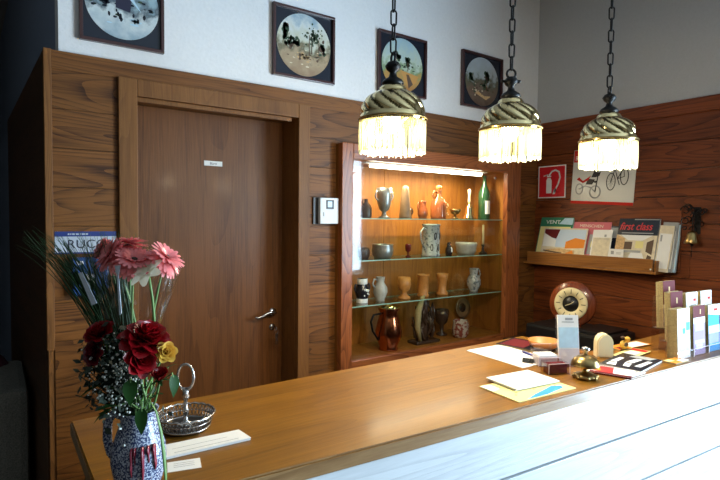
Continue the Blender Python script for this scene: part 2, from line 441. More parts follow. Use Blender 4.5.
# glazed door to the terrace in the right wall, behind the viewer's shoulder: the room's daylight
w = bpy.data.objects.new('window_1', None); COL.objects.link(w); w['kind'] = 'structure'; w.location = (3.5, -.915, 0)
bm = bmesh.new()
for y0, y1 in ((-1.035, -.975), (.975, 1.035), (-.03, .03)): box(bm, -.03, y0, .06, .03, y1, 2.35, .004)
for z0, z1 in ((.06, .12), (2.29, 2.35)): box(bm, -.03, -1.035, z0, .03, 1.035, z1, .004)
obj('window_frame', bm, 'plasterR', w)
bm = bmesh.new()
for y0, y1 in ((-.985, -.02), (.02, .985)): box(bm, -.004, y0, .11, .004, y1, 2.3)
obj('window_pane', bm, 'glass', w)

# ------------------------------------------------------------------ office door
d = bpy.data.objects.new('door_1', None); COL.objects.link(d); d.location = (.927, 2.5, 0); d['kind'] = 'structure'
HW = .477
bm = bmesh.new()
box(bm, -HW, -.022, 0, -HW + .078, .02, 2.11, .003); box(bm, HW - .068, -.022, 0, HW, .02, 2.11, .003)
box(bm, -HW + .0785, -.0215, 2.035, HW - .0685, .02, 2.11, .003)
obj('door_frame', bm, 'frame', d)
bm = bmesh.new()                                             # jambs running back to the leaf
box(bm, -HW + .05, .021, 0, -HW + .08, .24, 2.06); box(bm, HW - .0685, .021, 0, HW - .04, .24, 2.06)
box(bm, -HW + .081, .021, 2.0365, HW - .069, .24, 2.06); box(bm, -HW + .081, .0, 2.015, HW - .1, .02, 2.0345, .002)
obj('door_jamb', bm, 'frame', d)
bm = bmesh.new(); box(bm, -HW + .081, .17, .01, HW - .07, .21, 2.034, .002)
leaf = obj('door_leaf', bm, 'leaf', d)
# silver lever, plate and key
bm = bmesh.new()
pts = [(.32, .125, .985), (.32, .085, .985), (.308, .078, .987), (.285, .075, .992), (.262, .075, .985), (.238, .076, .972), (.214, .078, .966), (.196, .08, .972)]
tube(bm, pts, [.009, .009, .009, .0085, .008, .0075, .007, .006], 10)
lathe(bm, [(.0, 0), (.022, 0), (.022, .008), (.0, .01)], 20, mat=Matrix.Translation((.32, .125, .985)) @ Matrix.Rotation(PI / 2, 4, 'X'))
h = obj('door_handle', bm, 'silver', d); h.location = (.028, .045, -.012); h['label'] = 'silver curved lever handle'
bm = bmesh.new()
lathe(bm, [(.0, 0), (.018, 0), (.018, .006), (.0, .007)], 20, mat=Matrix.Translation((.318, .125, .90)) @ Matrix.Rotation(PI / 2, 4, 'X'))
lp = obj('lock_plate', bm, 'silver', d); lp.location = (.028, .045, -.012)
bm = bmesh.new(); box(bm, -.048, -.002, -.0125, .048, 0.002, .0125, .001)
sg = obj('door_sign', bm, 'white', d); sg.location = (.009, .167, 1.78); sg['label'] = 'small white name plate reading Büro'
t = text('lettering', 'Büro', 'navyink', sg, 0, 0, .0024, None, .013)
t.matrix_local = Matrix.Rotation(PI / 2, 4, 'X')
k = thing('key_bunch', 'small bunch of metal keys hanging from the lock of the office door', 'keys', loc=(1.273, 2.651, .888))
bm = bmesh.new(); box(bm, -.0015, -.03, -.003, .0015, .012, .003); lathe(bm, [(0, -.0015), (.011, -.0015), (.011, .0015), (0, .0015)], 16, mat=Matrix.Translation((0, -.036, 0)) @ Matrix.Rotation(PI / 2, 4, 'Y'))
obj('key', bm, 'silver', k)
bm = bmesh.new(); tube(bm, [(.012 * math.cos(a), -.04, -.016 + .012 * math.sin(a)) for a in [i * PI / 8 for i in range(16)]], .0012, 6, True); obj('key_ring', bm, 'silver', k)
for i, a in enumerate((-.15, .12)):
    bm = bmesh.new(); box(bm, -.008, -.0412 - i * .0035, -.05, .008, -.0387 - i * .0035, -.028, .0008); box(bm, -.003, -.0412 - i * .0035, -.09, .003, -.0387 - i * .0035, -.05)
    bmesh.ops.rotate(bm, verts=bm.verts, cent=(0, -.04, -.028), matrix=Matrix.Rotation(a, 3, 'Y')); obj('key', bm, 'silver', k)

# ------------------------------------------------------------------ framed round landscapes on the white wall
def blob(bm, cx, cy, r, mi, n=12, sq=1., z=0.0):
    pts = []
    for i in range(n):
        a = 2 * PI * i / n; q = r * random.uniform(.75, 1.15); pts.append((cx + q * math.cos(a), cy + q * math.sin(a) * sq))
    prism(bm, pts, .0112, .0112 + .0004 + z, mi)
PG = 'small framed landscapes in a row on the white wall'
def picture(x0, x1, z0, z1, label, stops, kind):
    W, Hh = x1 - x0, z1 - z0
    p = thing('framed_picture', label, 'picture', backwall((x0 + x1) / 2, (z0 + z1) / 2, 2.53), group=PG)
    bm = bmesh.new(); f = .014
    box(bm, -W / 2, -Hh / 2, .001, W / 2, -Hh / 2 + f, .024, .002); box(bm, -W / 2, Hh / 2 - f, .001, W / 2, Hh / 2, .024, .002)
    box(bm, -W / 2, -Hh / 2 + f, .001, -W / 2 + f, Hh / 2 - f, .024, .002); box(bm, W / 2 - f, -Hh / 2 + f, .001, W / 2, Hh / 2 - f, .024, .002)
    obj('frame', bm, 'picframe', p)
    obj('mat_board', one(box, -W / 2 + f, -Hh / 2 + f, .002, W / 2 - f, Hh / 2 - f, .009), 'mat', p)
    obj('hook', one(tube, [(.0, Hh / 2 + .008, .004), (0, Hh / 2 - .006, .006)], .003, 8), 'brassold', p)
    R = min(W, Hh) / 2 - .021
    bm = bmesh.new(); prism(bm, disc_pts(0, 0, R, 56), .0091, .0111)
    pr = obj('landscape_print', bm, painting('painting_' + kind, stops), p)
    bm = bmesh.new()
    if kind == 'winter':
        mats = ['mat', 'darkgreen', 'skyp', 'paleblue', 'navyink']
        for q in range(40): blob(bm, random.uniform(-.14, .13), random.gauss(.0, .02), random.uniform(.004, .012), q % 2, 8, .5)
        prism(bm, [(-.03, -.02), (.03, -.03), (.035, .02), (.005, .055), (-.03, .03)], .0118, .0122, 4)
        prism(bm, [(.005, .055), (.035, .02), (.075, -.02), (.07, -.01), (.03, .05)], .0118, .0122, 3)
        for q in range(6): blob(bm, random.uniform(-.1, .1), random.uniform(-.09, -.06), random.uniform(.01, .03), 3, 9, .25)
        for q in range(9): blob(bm, random.uniform(-.11, -.03), random.uniform(-.01, .03), random.uniform(.006, .014), 0)
        for q in range(9): blob(bm, random.uniform(-.06, .1), random.uniform(-.075, -.03), random.uniform(.003, .007), 0, 8, 2.)
        for q in range(6): blob(bm, random.uniform(-.09, .0), random.uniform(.06, .1), random.uniform(.01, .02), 1, 9, 1.6)
    elif kind == 'forest':
        mats = ['darkgreen', 'brownp', 'tan', 'beige']
        for cx, cy in ((.03, -.02), (.045, -.01), (.09, -.02)):
            prism(bm, [(cx - .003, cy - .03), (cx + .003, cy - .03), (cx + .002, cy + .08), (cx - .002, cy + .08)], .0112, .0116, 1)
        for q in range(60): blob(bm, random.gauss(.055, .025), random.gauss(.055, .022), random.uniform(.003, .009), 0, 8)
        for q in range(30): blob(bm, random.uniform(-.13, -.03), random.gauss(-.0, .012), random.uniform(.003, .01), q % 2, 8, 1.6)
        for q in range(30): blob(bm, random.uniform(-.1, .12), random.gauss(-.07, .02), random.uniform(.003, .012), 1 + q % 3, 8, .4)
        for q in range(14): blob(bm, random.gauss(.11, .012), random.gauss(.0, .03), random.uniform(.005, .011), q % 2, 8, 1.3)
        for q in range(16): blob(bm, random.gauss(-.115, .012), random.gauss(.05, .03), random.uniform(.006, .011), q % 2, 8, 1.3)
        for q in range(9): blob(bm, random.uniform(-.11, -.04), random.uniform(-.005, .03), random.uniform(.008, .016), 0)
        blob(bm, .105, .0, .02, 1); blob(bm, -.115, .06, .022, 0, 12, 1.6)
        for q in range(12): blob(bm, random.uniform(-.06, .03), random.uniform(-.075, -.05), random.uniform(.005, .011), q % 2 + 1)
    elif kind == 'field':
        mats = ['darkgreen', 'ochre', 'brownp', 'skyp']
        prism(bm, [(-.02, -.03), (.06, -.04), (.13, -.05), (.11, -.09), (.06, -.13), (.02, -.1)], .0112, .0115, 1)
        prism(bm, [(.03, -.05), (.05, -.05), (.085, -.105), (.05, -.135)], .0116, .0119, 2)
        for q in range(26): blob(bm, random.uniform(-.1, .13), random.gauss(.0, .016), random.uniform(.004, .012), 0, 8, .4)
        for cx, cy, r in ((-.055, .055, .03), (-.03, .04, .022), (.04, .035, .024), (.045, .015, .016)):
            for q in range(5): blob(bm, cx + random.uniform(-.012, .012), cy + random.uniform(-.012, .012), r * .6, 0)
        for cx, cy in ((-.05, .02), (.042, -.005)): prism(bm, [(cx - .003, cy - .025), (cx + .003, cy - .025), (cx + .002, cy + .03), (cx - .002, cy + .03)], .0112, .0117, 2)
    else:
        mats = ['darkgreen', 'brownp', 'beige', 'tan']
        for q in range(40): blob(bm, random.uniform(-.13, .12), random.gauss(-.035, .03), random.uniform(.004, .012), q % 2, 8, .6)
        for cx, cy, r in ((.045, .05, .03), (.05, .02, .025), (-.115, .02, .025), (.03, -.03, .02)):
            for q in range(5): blob(bm, cx + random.uniform(-.014, .014), cy + random.uniform(-.014, .014), r * .6, 0)
        prism(bm, [(.042, -.06), (.05, -.06), (.049, .04), (.043, .04)], .0112, .0117, 1)
        for q in range(14): blob(bm, random.uniform(-.1, .06), random.uniform(-.1, -.02), random.uniform(.004, .008), 2)
        prism(bm, [(-.07, -.085), (.04, -.12), (.09, -.09), (.02, -.095), (-.05, -.065)], .0112, .0116, 3)
    obj('painted_detail', bm, mats, pr)
picture(.306, .652, 2.25, 2.62, 'framed round snowy village landscape, above the left end of the office door', [(0, (.30, .42, .50)), (.35, (.62, .70, .72)), (.5, (.10, .14, .17)), (.62, (.30, .44, .50)), (1, (.45, .60, .68))], 'winter')
picture(1.2, 1.577, 2.25, 2.622, 'framed round landscape of pale trees and a brown cart track, right of the office door', [(0, (.30, .20, .12)), (.3, (.42, .32, .20)), (.45, (.16, .14, .08)), (.58, (.55, .56, .44)), (.8, (.62, .66, .64)), (1, (.30, .42, .50))], 'forest')
picture(1.885, 2.268, 2.266, 2.632, 'framed round landscape with an orange field and two trees, behind the left lamp', [(0, (.40, .18, .05)), (.3, (.45, .28, .08)), (.42, (.20, .30, .14)), (.58, (.48, .58, .50)), (1, (.34, .50, .58))], 'field')
picture(2.592, 2.998, 2.274, 2.648, 'framed round dark landscape with a grey sky, right-hand picture beside the corner', [(0, (.10, .06, .04)), (.3, (.16, .11, .08)), (.5, (.10, .10, .06)), (.65, (.36, .42, .44)), (1, (.40, .47, .54))], 'dusk')

# ------------------------------------------------------------------ small fixtures on the back wall
t = thing('enamel_sign', 'pale blue sign with navy bands and capital letters, behind the grasses left of the door', 'sign', backwall(.322, 1.388, 2.5))
obj('plate', one(box, -.118, -.047, 0, .118, .047, .004, .001), 'signwhite', t)
bm = bmesh.new(); box(bm, -.118, .026, .0041, .118, .047, .0049); box(bm, -.118, -.047, .0041, .118, -.041, .0049); obj('navy_band', bm, 'blue', t)
text('lettering', 'RUCCA', 'navyink', t, .02, -.006, .0046, .18, .036)
bm = bmesh.new()
x = -.07
for wd in (.006, .004, .01, .012, .005, .012, .009): box(bm, x, .033, .005, x + wd, .039, .0054); x += wd + .003
obj('small_print', bm, 'signwhite', t)
t = thing('blue_wall_box', 'small blue wall box with white stickers, under the pale sign', 'box', backwall(.325, 1.246, 2.5))
obj('body', one(box, -.06, -.08, 0, .075, .08, .045, .004), 'bluebox', t)
obj('sticker', one(box, -.03, -.055, .0452, .02, .01, .0458), 'white', t); obj('sticker', one(box, -.046, .05, .0452, -.02, .066, .0458), 'white', t)
t = thing('wall_intercom', 'white wall unit with a small display, between the door and the glass cabinet', 'intercom', backwall(1.512, 1.543, 2.5))
obj('back_plate', one(box, -.08, -.074, 0, .066, .074, .012, .002), 'black', t)
obj('housing', one(box, -.052, -.072, .013, .068, .072, .04, .005), 'device', t)
obj('display_frame', one(box, -.014, .01, .0402, .034, .06, .043, .001), 'black', t)
obj('display', one(box, -.006, .02, .0432, .022, .052, .0438), 'lcd', t)
obj('button', one(box, -.034, -.03, .0402, -.028, -.008, .042), 'greyp', t)

# ------------------------------------------------------------------ glass display cabinet let into the wall
X0, X1, Z0, Z1 = 1.585, 3.13, .62, 1.925; YF = 2.435; YB = 2.80
ix0, ix1, iz0, iz1 = 1.66, 2.985, .685, 1.838
cb = thing('display_cabinet', 'glass-fronted oak display cabinet built into the panelled wall', 'cabinet', loc=((X0 + X1) / 2, YF, 0)); cx = (X0 + X1) / 2
def L(x): return x - cx
for a, b in ((X0, ix0), (ix1, X1)): obj('stile', one(box, L(a), 0, Z0, L(b), .04, Z1, .004), 'cab', cb)
for a, b in ((Z0, iz0), (iz1, Z1)): obj('rail', one(box, L(ix0) + .0005, .0005, a, L(ix1) - .0005, .04, b, .004), 'cabH', cb)
bm = bmesh.new()
box(bm, L(X0) + .002, .04, Z0 + .002, L(ix0) - .005, .094, Z1 - .002); box(bm, L(ix1) + .07, .04, Z0 + .002, L(X1) - .002, .094, Z1 - .002)
box(bm, L(ix0) - .005, .04, iz0 - .03, L(ix0) - .001, .38, iz1 + .03); box(bm, L(ix1) + .06, .04, iz0 - .03, L(ix1) + .069, .38, iz1 + .03)
box(bm, L(ix0), .04, iz1 + .005, L(ix1) + .06, .38, iz1 + .03); box(bm, L(ix0), .04, iz0 - .04, L(ix1) + .06, .38, iz0 - .012)
obj('carcass', bm, 'cabIn', cb)
bm = bmesh.new(); box(bm, L(ix0), .365, iz0 - .011, L(2.16), .38, iz1 + .004); box(bm, L(2.163), .365, iz0 - .011, L(ix1) + .059, .38, iz1 + .004)
obj('back_panel', bm, 'cabIn', cb)
FLOORZ = iz0 - .0115
for zz in (1.505, 1.255, .985):
    bm = bmesh.new(); box(bm, L(ix0) + .0, .065, zz - .006, L(ix1) + .058, .30, zz)
    for f in bm.faces:
        if abs(f.normal.y) > .9: f.material_index = 1
    obj('glass_shelf', bm, ['shelfglass', 'shelfedge'], cb)
for a, b, y in ((ix0 + .001, 2.36, .045), (2.32, ix1 + .05, .054)):
    obj('glass_pane', one(box, L(a), y, iz0 - .01, L(b), y + .004, iz1 + .004), 'glass', cb)
obj('finger_pull', one(lathe, [(.0, 0), (.014, 0), (.014, .003), (.01, .004), (0, .004)], 18, mat=Matrix.Translation((L(2.915), .0538, 1.80)) @ Matrix.Rotation(PI / 2, 4, 'X')), 'silver', cb)
bm = bmesh.new(); tube(bm, [(L(1.88), .14, iz1 - .012), (L(2.86), .14, iz1 - .012)], .012, 12); tb = obj('light_tube', bm, 'tube', cb)
bm = bmesh.new(); box(bm, L(1.83), .115, iz1 - .0005, L(2.9), .165, iz1 + .0045); obj('light_fitting', bm, 'white', cb)

# ---- what stands in it
def vessel(name, label, cat, x, z, prof, mat, y=2.6, handle=None, hmat=None, group=None, seg=28, rz=0., extra=None):
    t = thing(name, label, cat, loc=(x, y, z), rz=rz, group=group)
    obj('body', one(lathe, prof, seg), mat, t)
    if handle:
        for i, hp in enumerate(handle if isinstance(handle[0][0], (list, tuple)) else [handle]):
            obj('handle', one(tube, hp, .0055, 8), hmat or mat, t)
    return t
def cup_in(prof, th=.004):
    """closes an outer wall with an inner wall so the vessel is hollow"""
    out = list(prof); top = prof[-1]
    inner = [(max(r - th, .001), z) for r, z in reversed(prof) if z > .008]
    return out + inner + [(0, inner[-1][1])]
def hndl(r, z0, z1, out, s=1):
    return [(s * (r - .004), 0, z1), (s * (r + out * .6), 0, z1 + .006), (s * (r + out), 0, (z0 + z1 * 1.6) / 2.6), (s * (r + out * .75), 0, (z0 * 1.7 + z1) / 2.7), (s * (r - .006), 0, z0)]
GA = 'ornaments and vessels in the glass cabinet'
S1, S2, S3 = 1.505, 1.255, .985
vessel('bottle_jug', 'small dark brown bottle jug, far left on the top glass shelf', 'jug', 1.868, S1, [(0, 0), (.032, 0), (.036, .012), (.036, .06), (.028, .08), (.012, .095), (.011, .115), (.014, .118), (0, .118)], 'darkjug', handle=hndl(.012, .082, .108, .018, -1), group=GA)
t = vessel('trophy_cup', 'two-handled pewter cup on a foot, on the top glass shelf', 'cup', 2.008, S1, cup_in([(0, 0), (.034, 0), (.036, .008), (.016, .018), (.013, .04), (.03, .055), (.042, .09), (.046, .15), (.05, .19)]), 'pewter', handle=[hndl(.044, .1, .165, .026, 1), hndl(.044, .1, .165, .026, -1)], group=GA)
vessel('stoneware_bottle', 'tall tapering brown stoneware cone on the top glass shelf', 'bottle', 2.18, S1, [(0, 0), (.038, 0), (.038, .015), (.024, .185), (.02, .205), (.01, .213), (0, .213)], 'stonebrown', group=GA)
vessel('small_mug', 'tiny dark mug behind the stoneware cone on the top glass shelf', 'mug', 2.262, S1, cup_in([(0, 0), (.018, 0), (.02, .01), (.017, .075)]), 'darkjug', y=2.66, handle=hndl(.018, .02, .06, .016), group=GA)
vessel('cream_jug', 'small red-brown jug beside the stoppered flagon on the top glass shelf', 'jug', 2.349, S1, cup_in([(0, 0), (.024, 0), (.034, .03), (.033, .06), (.022, .085), (.024, .11), (.027, .12)]), 'redjug', y=2.62, handle=hndl(.026, .04, .1, .018, -1), group=GA)
t = vessel('flagon', 'red-brown stoppered flagon with a loop handle on the top glass shelf', 'flagon', 2.465, S1, [(0, 0), (.05, 0), (.054, .02), (.054, .09), (.045, .125), (.02, .15), (.016, .185), (.02, .192), (0, .192)], 'redjug', y=2.59, handle=hndl(.02, .13, .18, .036, -1), group=GA)
obj('stopper', one(lathe, [(0, 0), (.012, 0), (.02, .012), (.02, .03), (0, .034)], 18, c=(0, 0, .193)), 'orangecup', t)
bm = bmesh.new()
for q in range(9): ball(bm, (.03 + .02 * math.cos(q), -.0445 + abs(q - 4) * .001, .03 + q * .01), .005, 1)
obj('relief', bm, 'cream', t)
vessel('footed_bowl', 'small brass footed bowl on the top glass shelf', 'bowl', 2.634, S1, cup_in([(0, 0), (.028, 0), (.03, .006), (.009, .015), (.009, .03), (.03, .042), (.043, .07)], .003), 'brassold', group=GA)
t = vessel('hand_bell', 'brass hand bell with a tall pale handle on the top glass shelf', 'bell', 2.773, S1, [(0, 0), (.05, 0), (.048, .01), (.033, .03), (.028, .08), (.018, .10), (.006, .106), (0, .106)], 'brass', group=GA)
obj('grip', one(lathe, [(0, .106), (.008, .106), (.011, .13), (.008, .17), (.012, .2), (.008, .213), (0, .213)], 16), 'cream', t)
t = vessel('wine_bottle', 'dark green wine bottle with a white label, right end of the top glass shelf', 'bottle', 2.93, S1, [(0, 0), (.042, 0), (.044, .006), (.044, .17), (.04, .2), (.018, .245), (.014, .27), (.014, .305), (.016, .307), (.016, .318), (0, .318)], 'bottle', group=GA)
bm = bmesh.new()
n = 14
for i in range(n):
    a0 = -PI / 2 - .55 + 1.0 * i / n - .15; a1 = a0 + 1.0 / n
    v = [bm.verts.new((.0447 * math.cos(a) + .0, .0447 * math.sin(a), zz)) for a, zz in ((a0, .04), (a1, .04), (a1, .135), (a0, .135))]
    bm.faces.new(v)
obj('bottle_label', bm, 'white', t)
# second shelf
t = vessel('pewter_bowl', 'round pewter bowl, left on the middle glass shelf', 'bowl', 2.0, S2, cup_in([(0, 0), (.05, 0), (.064, .02), (.068, .055), (.064, .078), (.068, .088)]), 'pewter', group=GA)
vessel('dark_pot', 'low dark pot beside the pewter bowl on the middle glass shelf', 'pot', 1.862, S2, cup_in([(0, 0), (.034, 0), (.042, .02), (.042, .05), (.036, .068)]), 'darkjug', y=2.62, group=GA)
t = vessel('small_goblet', 'tiny dark red glass goblet on the middle glass shelf', 'goblet', 2.21, S2, cup_in([(0, 0), (.016, 0), (.017, .004), (.005, .012), (.005, .03), (.018, .042), (.02, .07), (.018, .085)], .002), 'winered', group=GA)
t = vessel('stein', 'tall grey stoneware stein with a big handle on the middle glass shelf', 'stein', 2.41, S2, cup_in([(0, 0), (.062, 0), (.064, .01), (.06, .016), (.058, .2), (.062, .206), (.062, .216)], .006), 'pewterblue', handle=[(-.05, -.01, .175), (-.085, -.02, .19), (-.115, -.025, .165), (-.112, -.025, .12), (-.09, -.02, .075), (-.05, -.01, .04)], group=GA)
bm = bmesh.new()
for q in range(4):
    a = -2.2 + q * .4
    tube(bm, [((.0605) * math.cos(a + .12 * math.cos(s)), .0605 * math.sin(a + .12 * math.cos(s)), .06 + (q % 2) * .075 + .022 * math.sin(s)) for s in [i * PI / 6 for i in range(12)]], .003, 6, True)
obj('relief', bm, 'bwvase', t)
t = thing('penguin_figurine', 'little black and white bird figurine beside the stein on the middle glass shelf', 'figurine', loc=(2.565, 2.585, S2), group=GA)
obj('body', one(lathe, [(0, 0), (.02, 0), (.025, .02), (.024, .045), (.014, .064), (.016, .075), (.012, .088), (0, .092)], 18), 'bwvase', t)
bm = bmesh.new(); ball(bm, (.004, -.012, .034), .018, 2, (.8, .8, 1.5)); obj('belly', bm, 'white', t)
bm = bmesh.new(); lathe(bm, [(.005, 0), (0, .014)], 8, mat=Matrix.Translation((0, -.013, .076)) @ Matrix.Rotation(PI / 2, 4, 'X')); obj('beak', bm, 'orange', t)
vessel('stoneware_bowl', 'wide grey stoneware bowl, right of the bird figurine on the middle glass shelf', 'bowl', 2.75, S2, cup_in([(0, 0), (.055, 0), (.07, .025), (.074, .06), (.078, .074), (.074, .086)]), 'stone', group=GA)
t = vessel('candlestick', 'dark candlestick with a slim white candle on the middle glass shelf', 'candlestick', 2.925, S2, [(0, 0), (.03, 0), (.03, .006), (.012, .02), (.008, .05), (.013, .06), (.013, .068), (0, .068)], 'iron', group=GA)
obj('candle', one(lathe, [(0, .068), (.0085, .068), (.007, .21), (0, .214)], 14), 'cream', t)
# third shelf
t = vessel('belly_vase', 'small black and white two-handled vase, far left on the lower glass shelf', 'vase', 1.845, S3, cup_in([(0, 0), (.034, 0), (.034, .028), (.045, .06), (.044, .09), (.03, .112), (.03, .15)]), 'bwvase', handle=[hndl(.04, .06, .11, .016, 1), hndl(.04, .06, .11, .016, -1)], group=GA)
bm = bmesh.new(); lathe(bm, [(.0345, .001), (.0355, .003), (.0355, .026), (.0345, .028)], 24, cap=False); lathe(bm, [(.031, .116), (.0325, .118), (.0325, .15), (.031, .1502)], 24, cap=False)
for q in range(10): ball(bm, (random.uniform(-.02, .02), -.043, .06 + random.uniform(-.012, .03)), .006, 1, (1, .5, 1))
obj('white_band', bm, 'white', t)
t = vessel('grey_jug', 'plain grey pottery jug on the lower glass shelf', 'jug', 1.985, S3, cup_in([(0, 0), (.028, 0), (.028, .012), (.046, .055), (.044, .085), (.024, .118), (.028, .148), (.03, .152)]), 'stone', handle=hndl(.03, .075, .135, .03, -1), group=GA)
vessel('wooden_goblet', 'orange-brown wooden goblet on the lower glass shelf', 'goblet', 2.181, S3, cup_in([(0, 0), (.042, 0), (.04, .01), (.018, .028), (.016, .042), (.036, .06), (.043, .09), (.04, .14)]), 'orangecup', group=GA)
vessel('carved_beaker', 'orange carved beaker in the middle of the lower glass shelf', 'beaker', 2.346, S3, cup_in([(0, 0), (.036, 0), (.04, .01), (.034, .02), (.038, .06), (.035, .13), (.043, .142), (.043, .15)]), 'orangecup', group=GA)
vessel('waisted_beaker', 'orange waisted beaker, right of the carved beaker on the lower glass shelf', 'beaker', 2.521, S3, cup_in([(0, 0), (.04, 0), (.042, .012), (.028, .03), (.03, .09), (.04, .12), (.042, .146)]), 'orangecup', group=GA)
t = vessel('patterned_jug', 'white and grey patterned jug, right end of the lower glass shelf', 'jug', 2.835, S3, cup_in([(0, 0), (.03, 0), (.03, .01), (.05, .05), (.05, .085), (.03, .125), (.033, .16), (.036, .167)]), 'pewterblue', handle=hndl(.034, .075, .15, .032, 1), group=GA)
t = thing('ring_plate', 'round brown plate with a dark centre, standing low at the right in the glass cabinet', 'plate', Matrix.Translation((2.90, 2.775, FLOORZ + .16)) @ Matrix.Rotation(PI / 2 - .12, 4, 'X'), group=GA)
obj('dish', one(lathe, [(0, 0), (.05, 0), (.075, .012), (.076, .015), (.05, .006), (0, .006)], 30), 'stonebrown', t)
obj('dark_centre', one(lathe, [(0, .0062), (.034, .0062), (.034, .0072), (0, .0072)], 26), 'darkjug', t)
obj('plate_stand', one(tube, [(0, -.155, .03), (0, -.085, .02), (0, -.077, -.004), (0, -.13, -.04), (0, -.155, -.055)], .0035, 6), 'iron', t)
# cabinet floor
t = vessel('copper_pitcher', 'shiny copper pitcher with a hinged lid, on the floor of the glass cabinet', 'pitcher', 2.04, FLOORZ, [(0, 0), (.06, 0), (.062, .008), (.056, .02), (.082, .08), (.086, .12), (.066, .2), (.056, .235), (.072, .265), (.07, .268), (.05, .24), (0, .238)], 'copper', y=2.58, group=GA)
obj('handle', one(tube, [(-.062, 0, .235), (-.12, .0, .23), (-.14, 0, .19), (-.125, 0, .13), (-.08, 0, .07)], .007, 8), 'iron', t)
obj('lid', one(lathe, [(0, .2665), (.074, .2665), (.074, .272), (.03, .284), (.008, .288), (.01, .298), (0, .302)], 26), 'brass', t)
t = thing('dark_figure_group', 'dark tangled carved figure with a pale horn, on the floor of the glass cabinet', 'figurine', loc=(2.355, 2.6, FLOORZ), group=GA)
bm = bmesh.new(); box(bm, -.1, -.05, 0, .11, .05, .02, .006)
for q in range(90):
    a = random.uniform(0, 2 * PI); b0 = random.uniform(.0, .085); h0 = random.uniform(.0, .34) * (1 - b0 * 4.)
    p0 = Vector((b0 * math.cos(a), .5 * b0 * math.sin(a), .015 + h0 * .6)); p2 = p0 + Vector((random.uniform(-.03, .03), random.uniform(-.02, .02), random.uniform(.03, .12)))
    tube(bm, [p0, (p0 + p2) / 2 + Vector((random.uniform(-.02, .02), random.uniform(-.01, .01), 0)), p2], [.011, .009, .004], 6)
lathe(bm, [(.034, .015), (.03, .1), (.024, .2), (.03, .25), (.026, .28), (.02, .3), (.0, .315)], 16)
obj('body', bm, 'darkjug', t)
obj('horn', one(tube, [(-.055, -.03, .02), (-.085, -.035, .12), (-.08, -.035, .22), (-.045, -.035, .31), (-.02, -.03, .325)], [.012, .02, .022, .016, .004], 10), 'oliveed', t)
t = vessel('red_mug', 'mottled red and white mug, right on the floor of the glass cabinet', 'mug', 2.684, FLOORZ, cup_in([(0, 0), (.045, 0), (.056, .02), (.058, .06), (.05, .1), (.052, .12)]), 'redmug', y=2.58, handle=hndl(.055, .03, .09, .028), group=GA)
vessel('dark_goblet', 'dark goblet behind the mottled mug on the floor of the glass cabinet', 'goblet', 2.62, FLOORZ, cup_in([(0, 0), (.04, 0), (.04, .01), (.014, .025), (.014, .07), (.04, .095), (.05, .15), (.048, .185)]), 'darkjug', y=2.70, group=GA)

# ------------------------------------------------------------------ reception counter
CT = 1.0
def fy(x): return .9495 - .065 * x                          # front edge
kt = thing('reception_counter', 'long oak reception counter with a pale plank front', 'counter', loc=(0, 0, 0))
bm = bmesh.new()
pts = [(.144, fy(.144)), (3.38, fy(3.38)), (3.38, 1.12), (1.87, 1.12), (1.87, 1.43), (.144, 1.43)]
prism(bm, pts, CT - .036, CT)
for f in bm.faces:
    if abs(f.normal.z) < .5: f.material_index = 1
bmesh.ops.bevel(bm, geom=[e for e in bm.edges], offset=.004, segments=2, affect='EDGES')
for f in bm.faces:
    if f.normal.y < -.9: f.material_index = 1
obj('worktop', bm, ['counter', 'edge'], kt)
bm = bmesh.new()
ang = math.atan(-.065); mt = Matrix.Translation((.17, fy(.17) + .012, 0)) @ Matrix.Rotation(ang, 4, 'Z')
zt = CT - .037; k = 0
while zt > .05:
    zb = CT - .19 - .17 * k; zb = max(zb, .0)
    box(bm, 0, 0, zb + .004, 3.2, .02, zt - .004, .0015, mat=mt); zt = zb; k += 1
obj('front_panel', bm, 'front', kt)
bm = bmesh.new(); box(bm, .02, .021, 0, 3.18, .03, CT - .04, mat=mt); obj('backing', bm, 'black', kt)
bm = bmesh.new(); box(bm, .17, fy(.17) + .04, 0, .195, 1.39, CT - .037, .002); box(bm, 1.84, 1.13, 0, 1.86, 1.40, CT - .037, .002)
obj('end_panel', bm, 'oakSide', kt)
bm = bmesh.new(); box(bm, .2, .975, .0, 1.83, .99, CT - .037); box(bm, .2, 1.0, .45, 1.83, 1.39, .47); box(bm, 1.87, .975, 0, 3.37, .99, CT - .037)
obj('inner_shelf', bm, 'oakSide', kt)

# low desk behind, with a black machine and the clock
t = thing('back_desk', 'low dark desk against the right wall behind the counter', 'desk', loc=(3.19, 1.93, 0))
obj('desk_top', one(box, -.22, -.5, .63, .2, .56, .66, .003), 'oakSide', t)
for x, y in ((-.2, -.48), (.18, -.48), (-.2, .54), (.18, .54)): obj('leg', one(box, x - .02, y - .02, 0, x + .02, y + .02, .63), 'oakSide', t)
t = thing('office_machine', 'black low office machine on the desk under the magazine shelf', 'machine', loc=(3.175, 1.99, .66))
bm = bmesh.new(); box(bm, -.175, -.30, 0.008, .18, .28, .135, .018); obj('housing', bm, 'black', t)
bm = bmesh.new(); box(bm, -.14, -.26, .136, .16, -.06, .15, .004); obj('lid', bm, 'black', t)
bm = bmesh.new()
for sx in (-.14, .14):
    for sy in (-.25, .24): lathe(bm, [(0, 0), (.012, 0), (.012, .0085), (0, .0085)], 10, c=(sx, sy, 0))
obj('foot', bm, 'black', t)
ck = thing('table_clock', 'round reddish wooden clock with a cream ring dial, on the black machine', 'clock', mat3((3.10, 1.985, .957), (.28, -.96, 0), (.1, .03, .995), (-.955, -.28, .1)))
RZ = Matrix.Identity(4)
bm = bmesh.new(); lathe(bm, [(0, -.05), (.10, -.05), (.142, -.035), (.15, -.012), (.142, .008), (.10, .016), (0, .016)], 44); obj('case', bm, 'clockwood', ck)
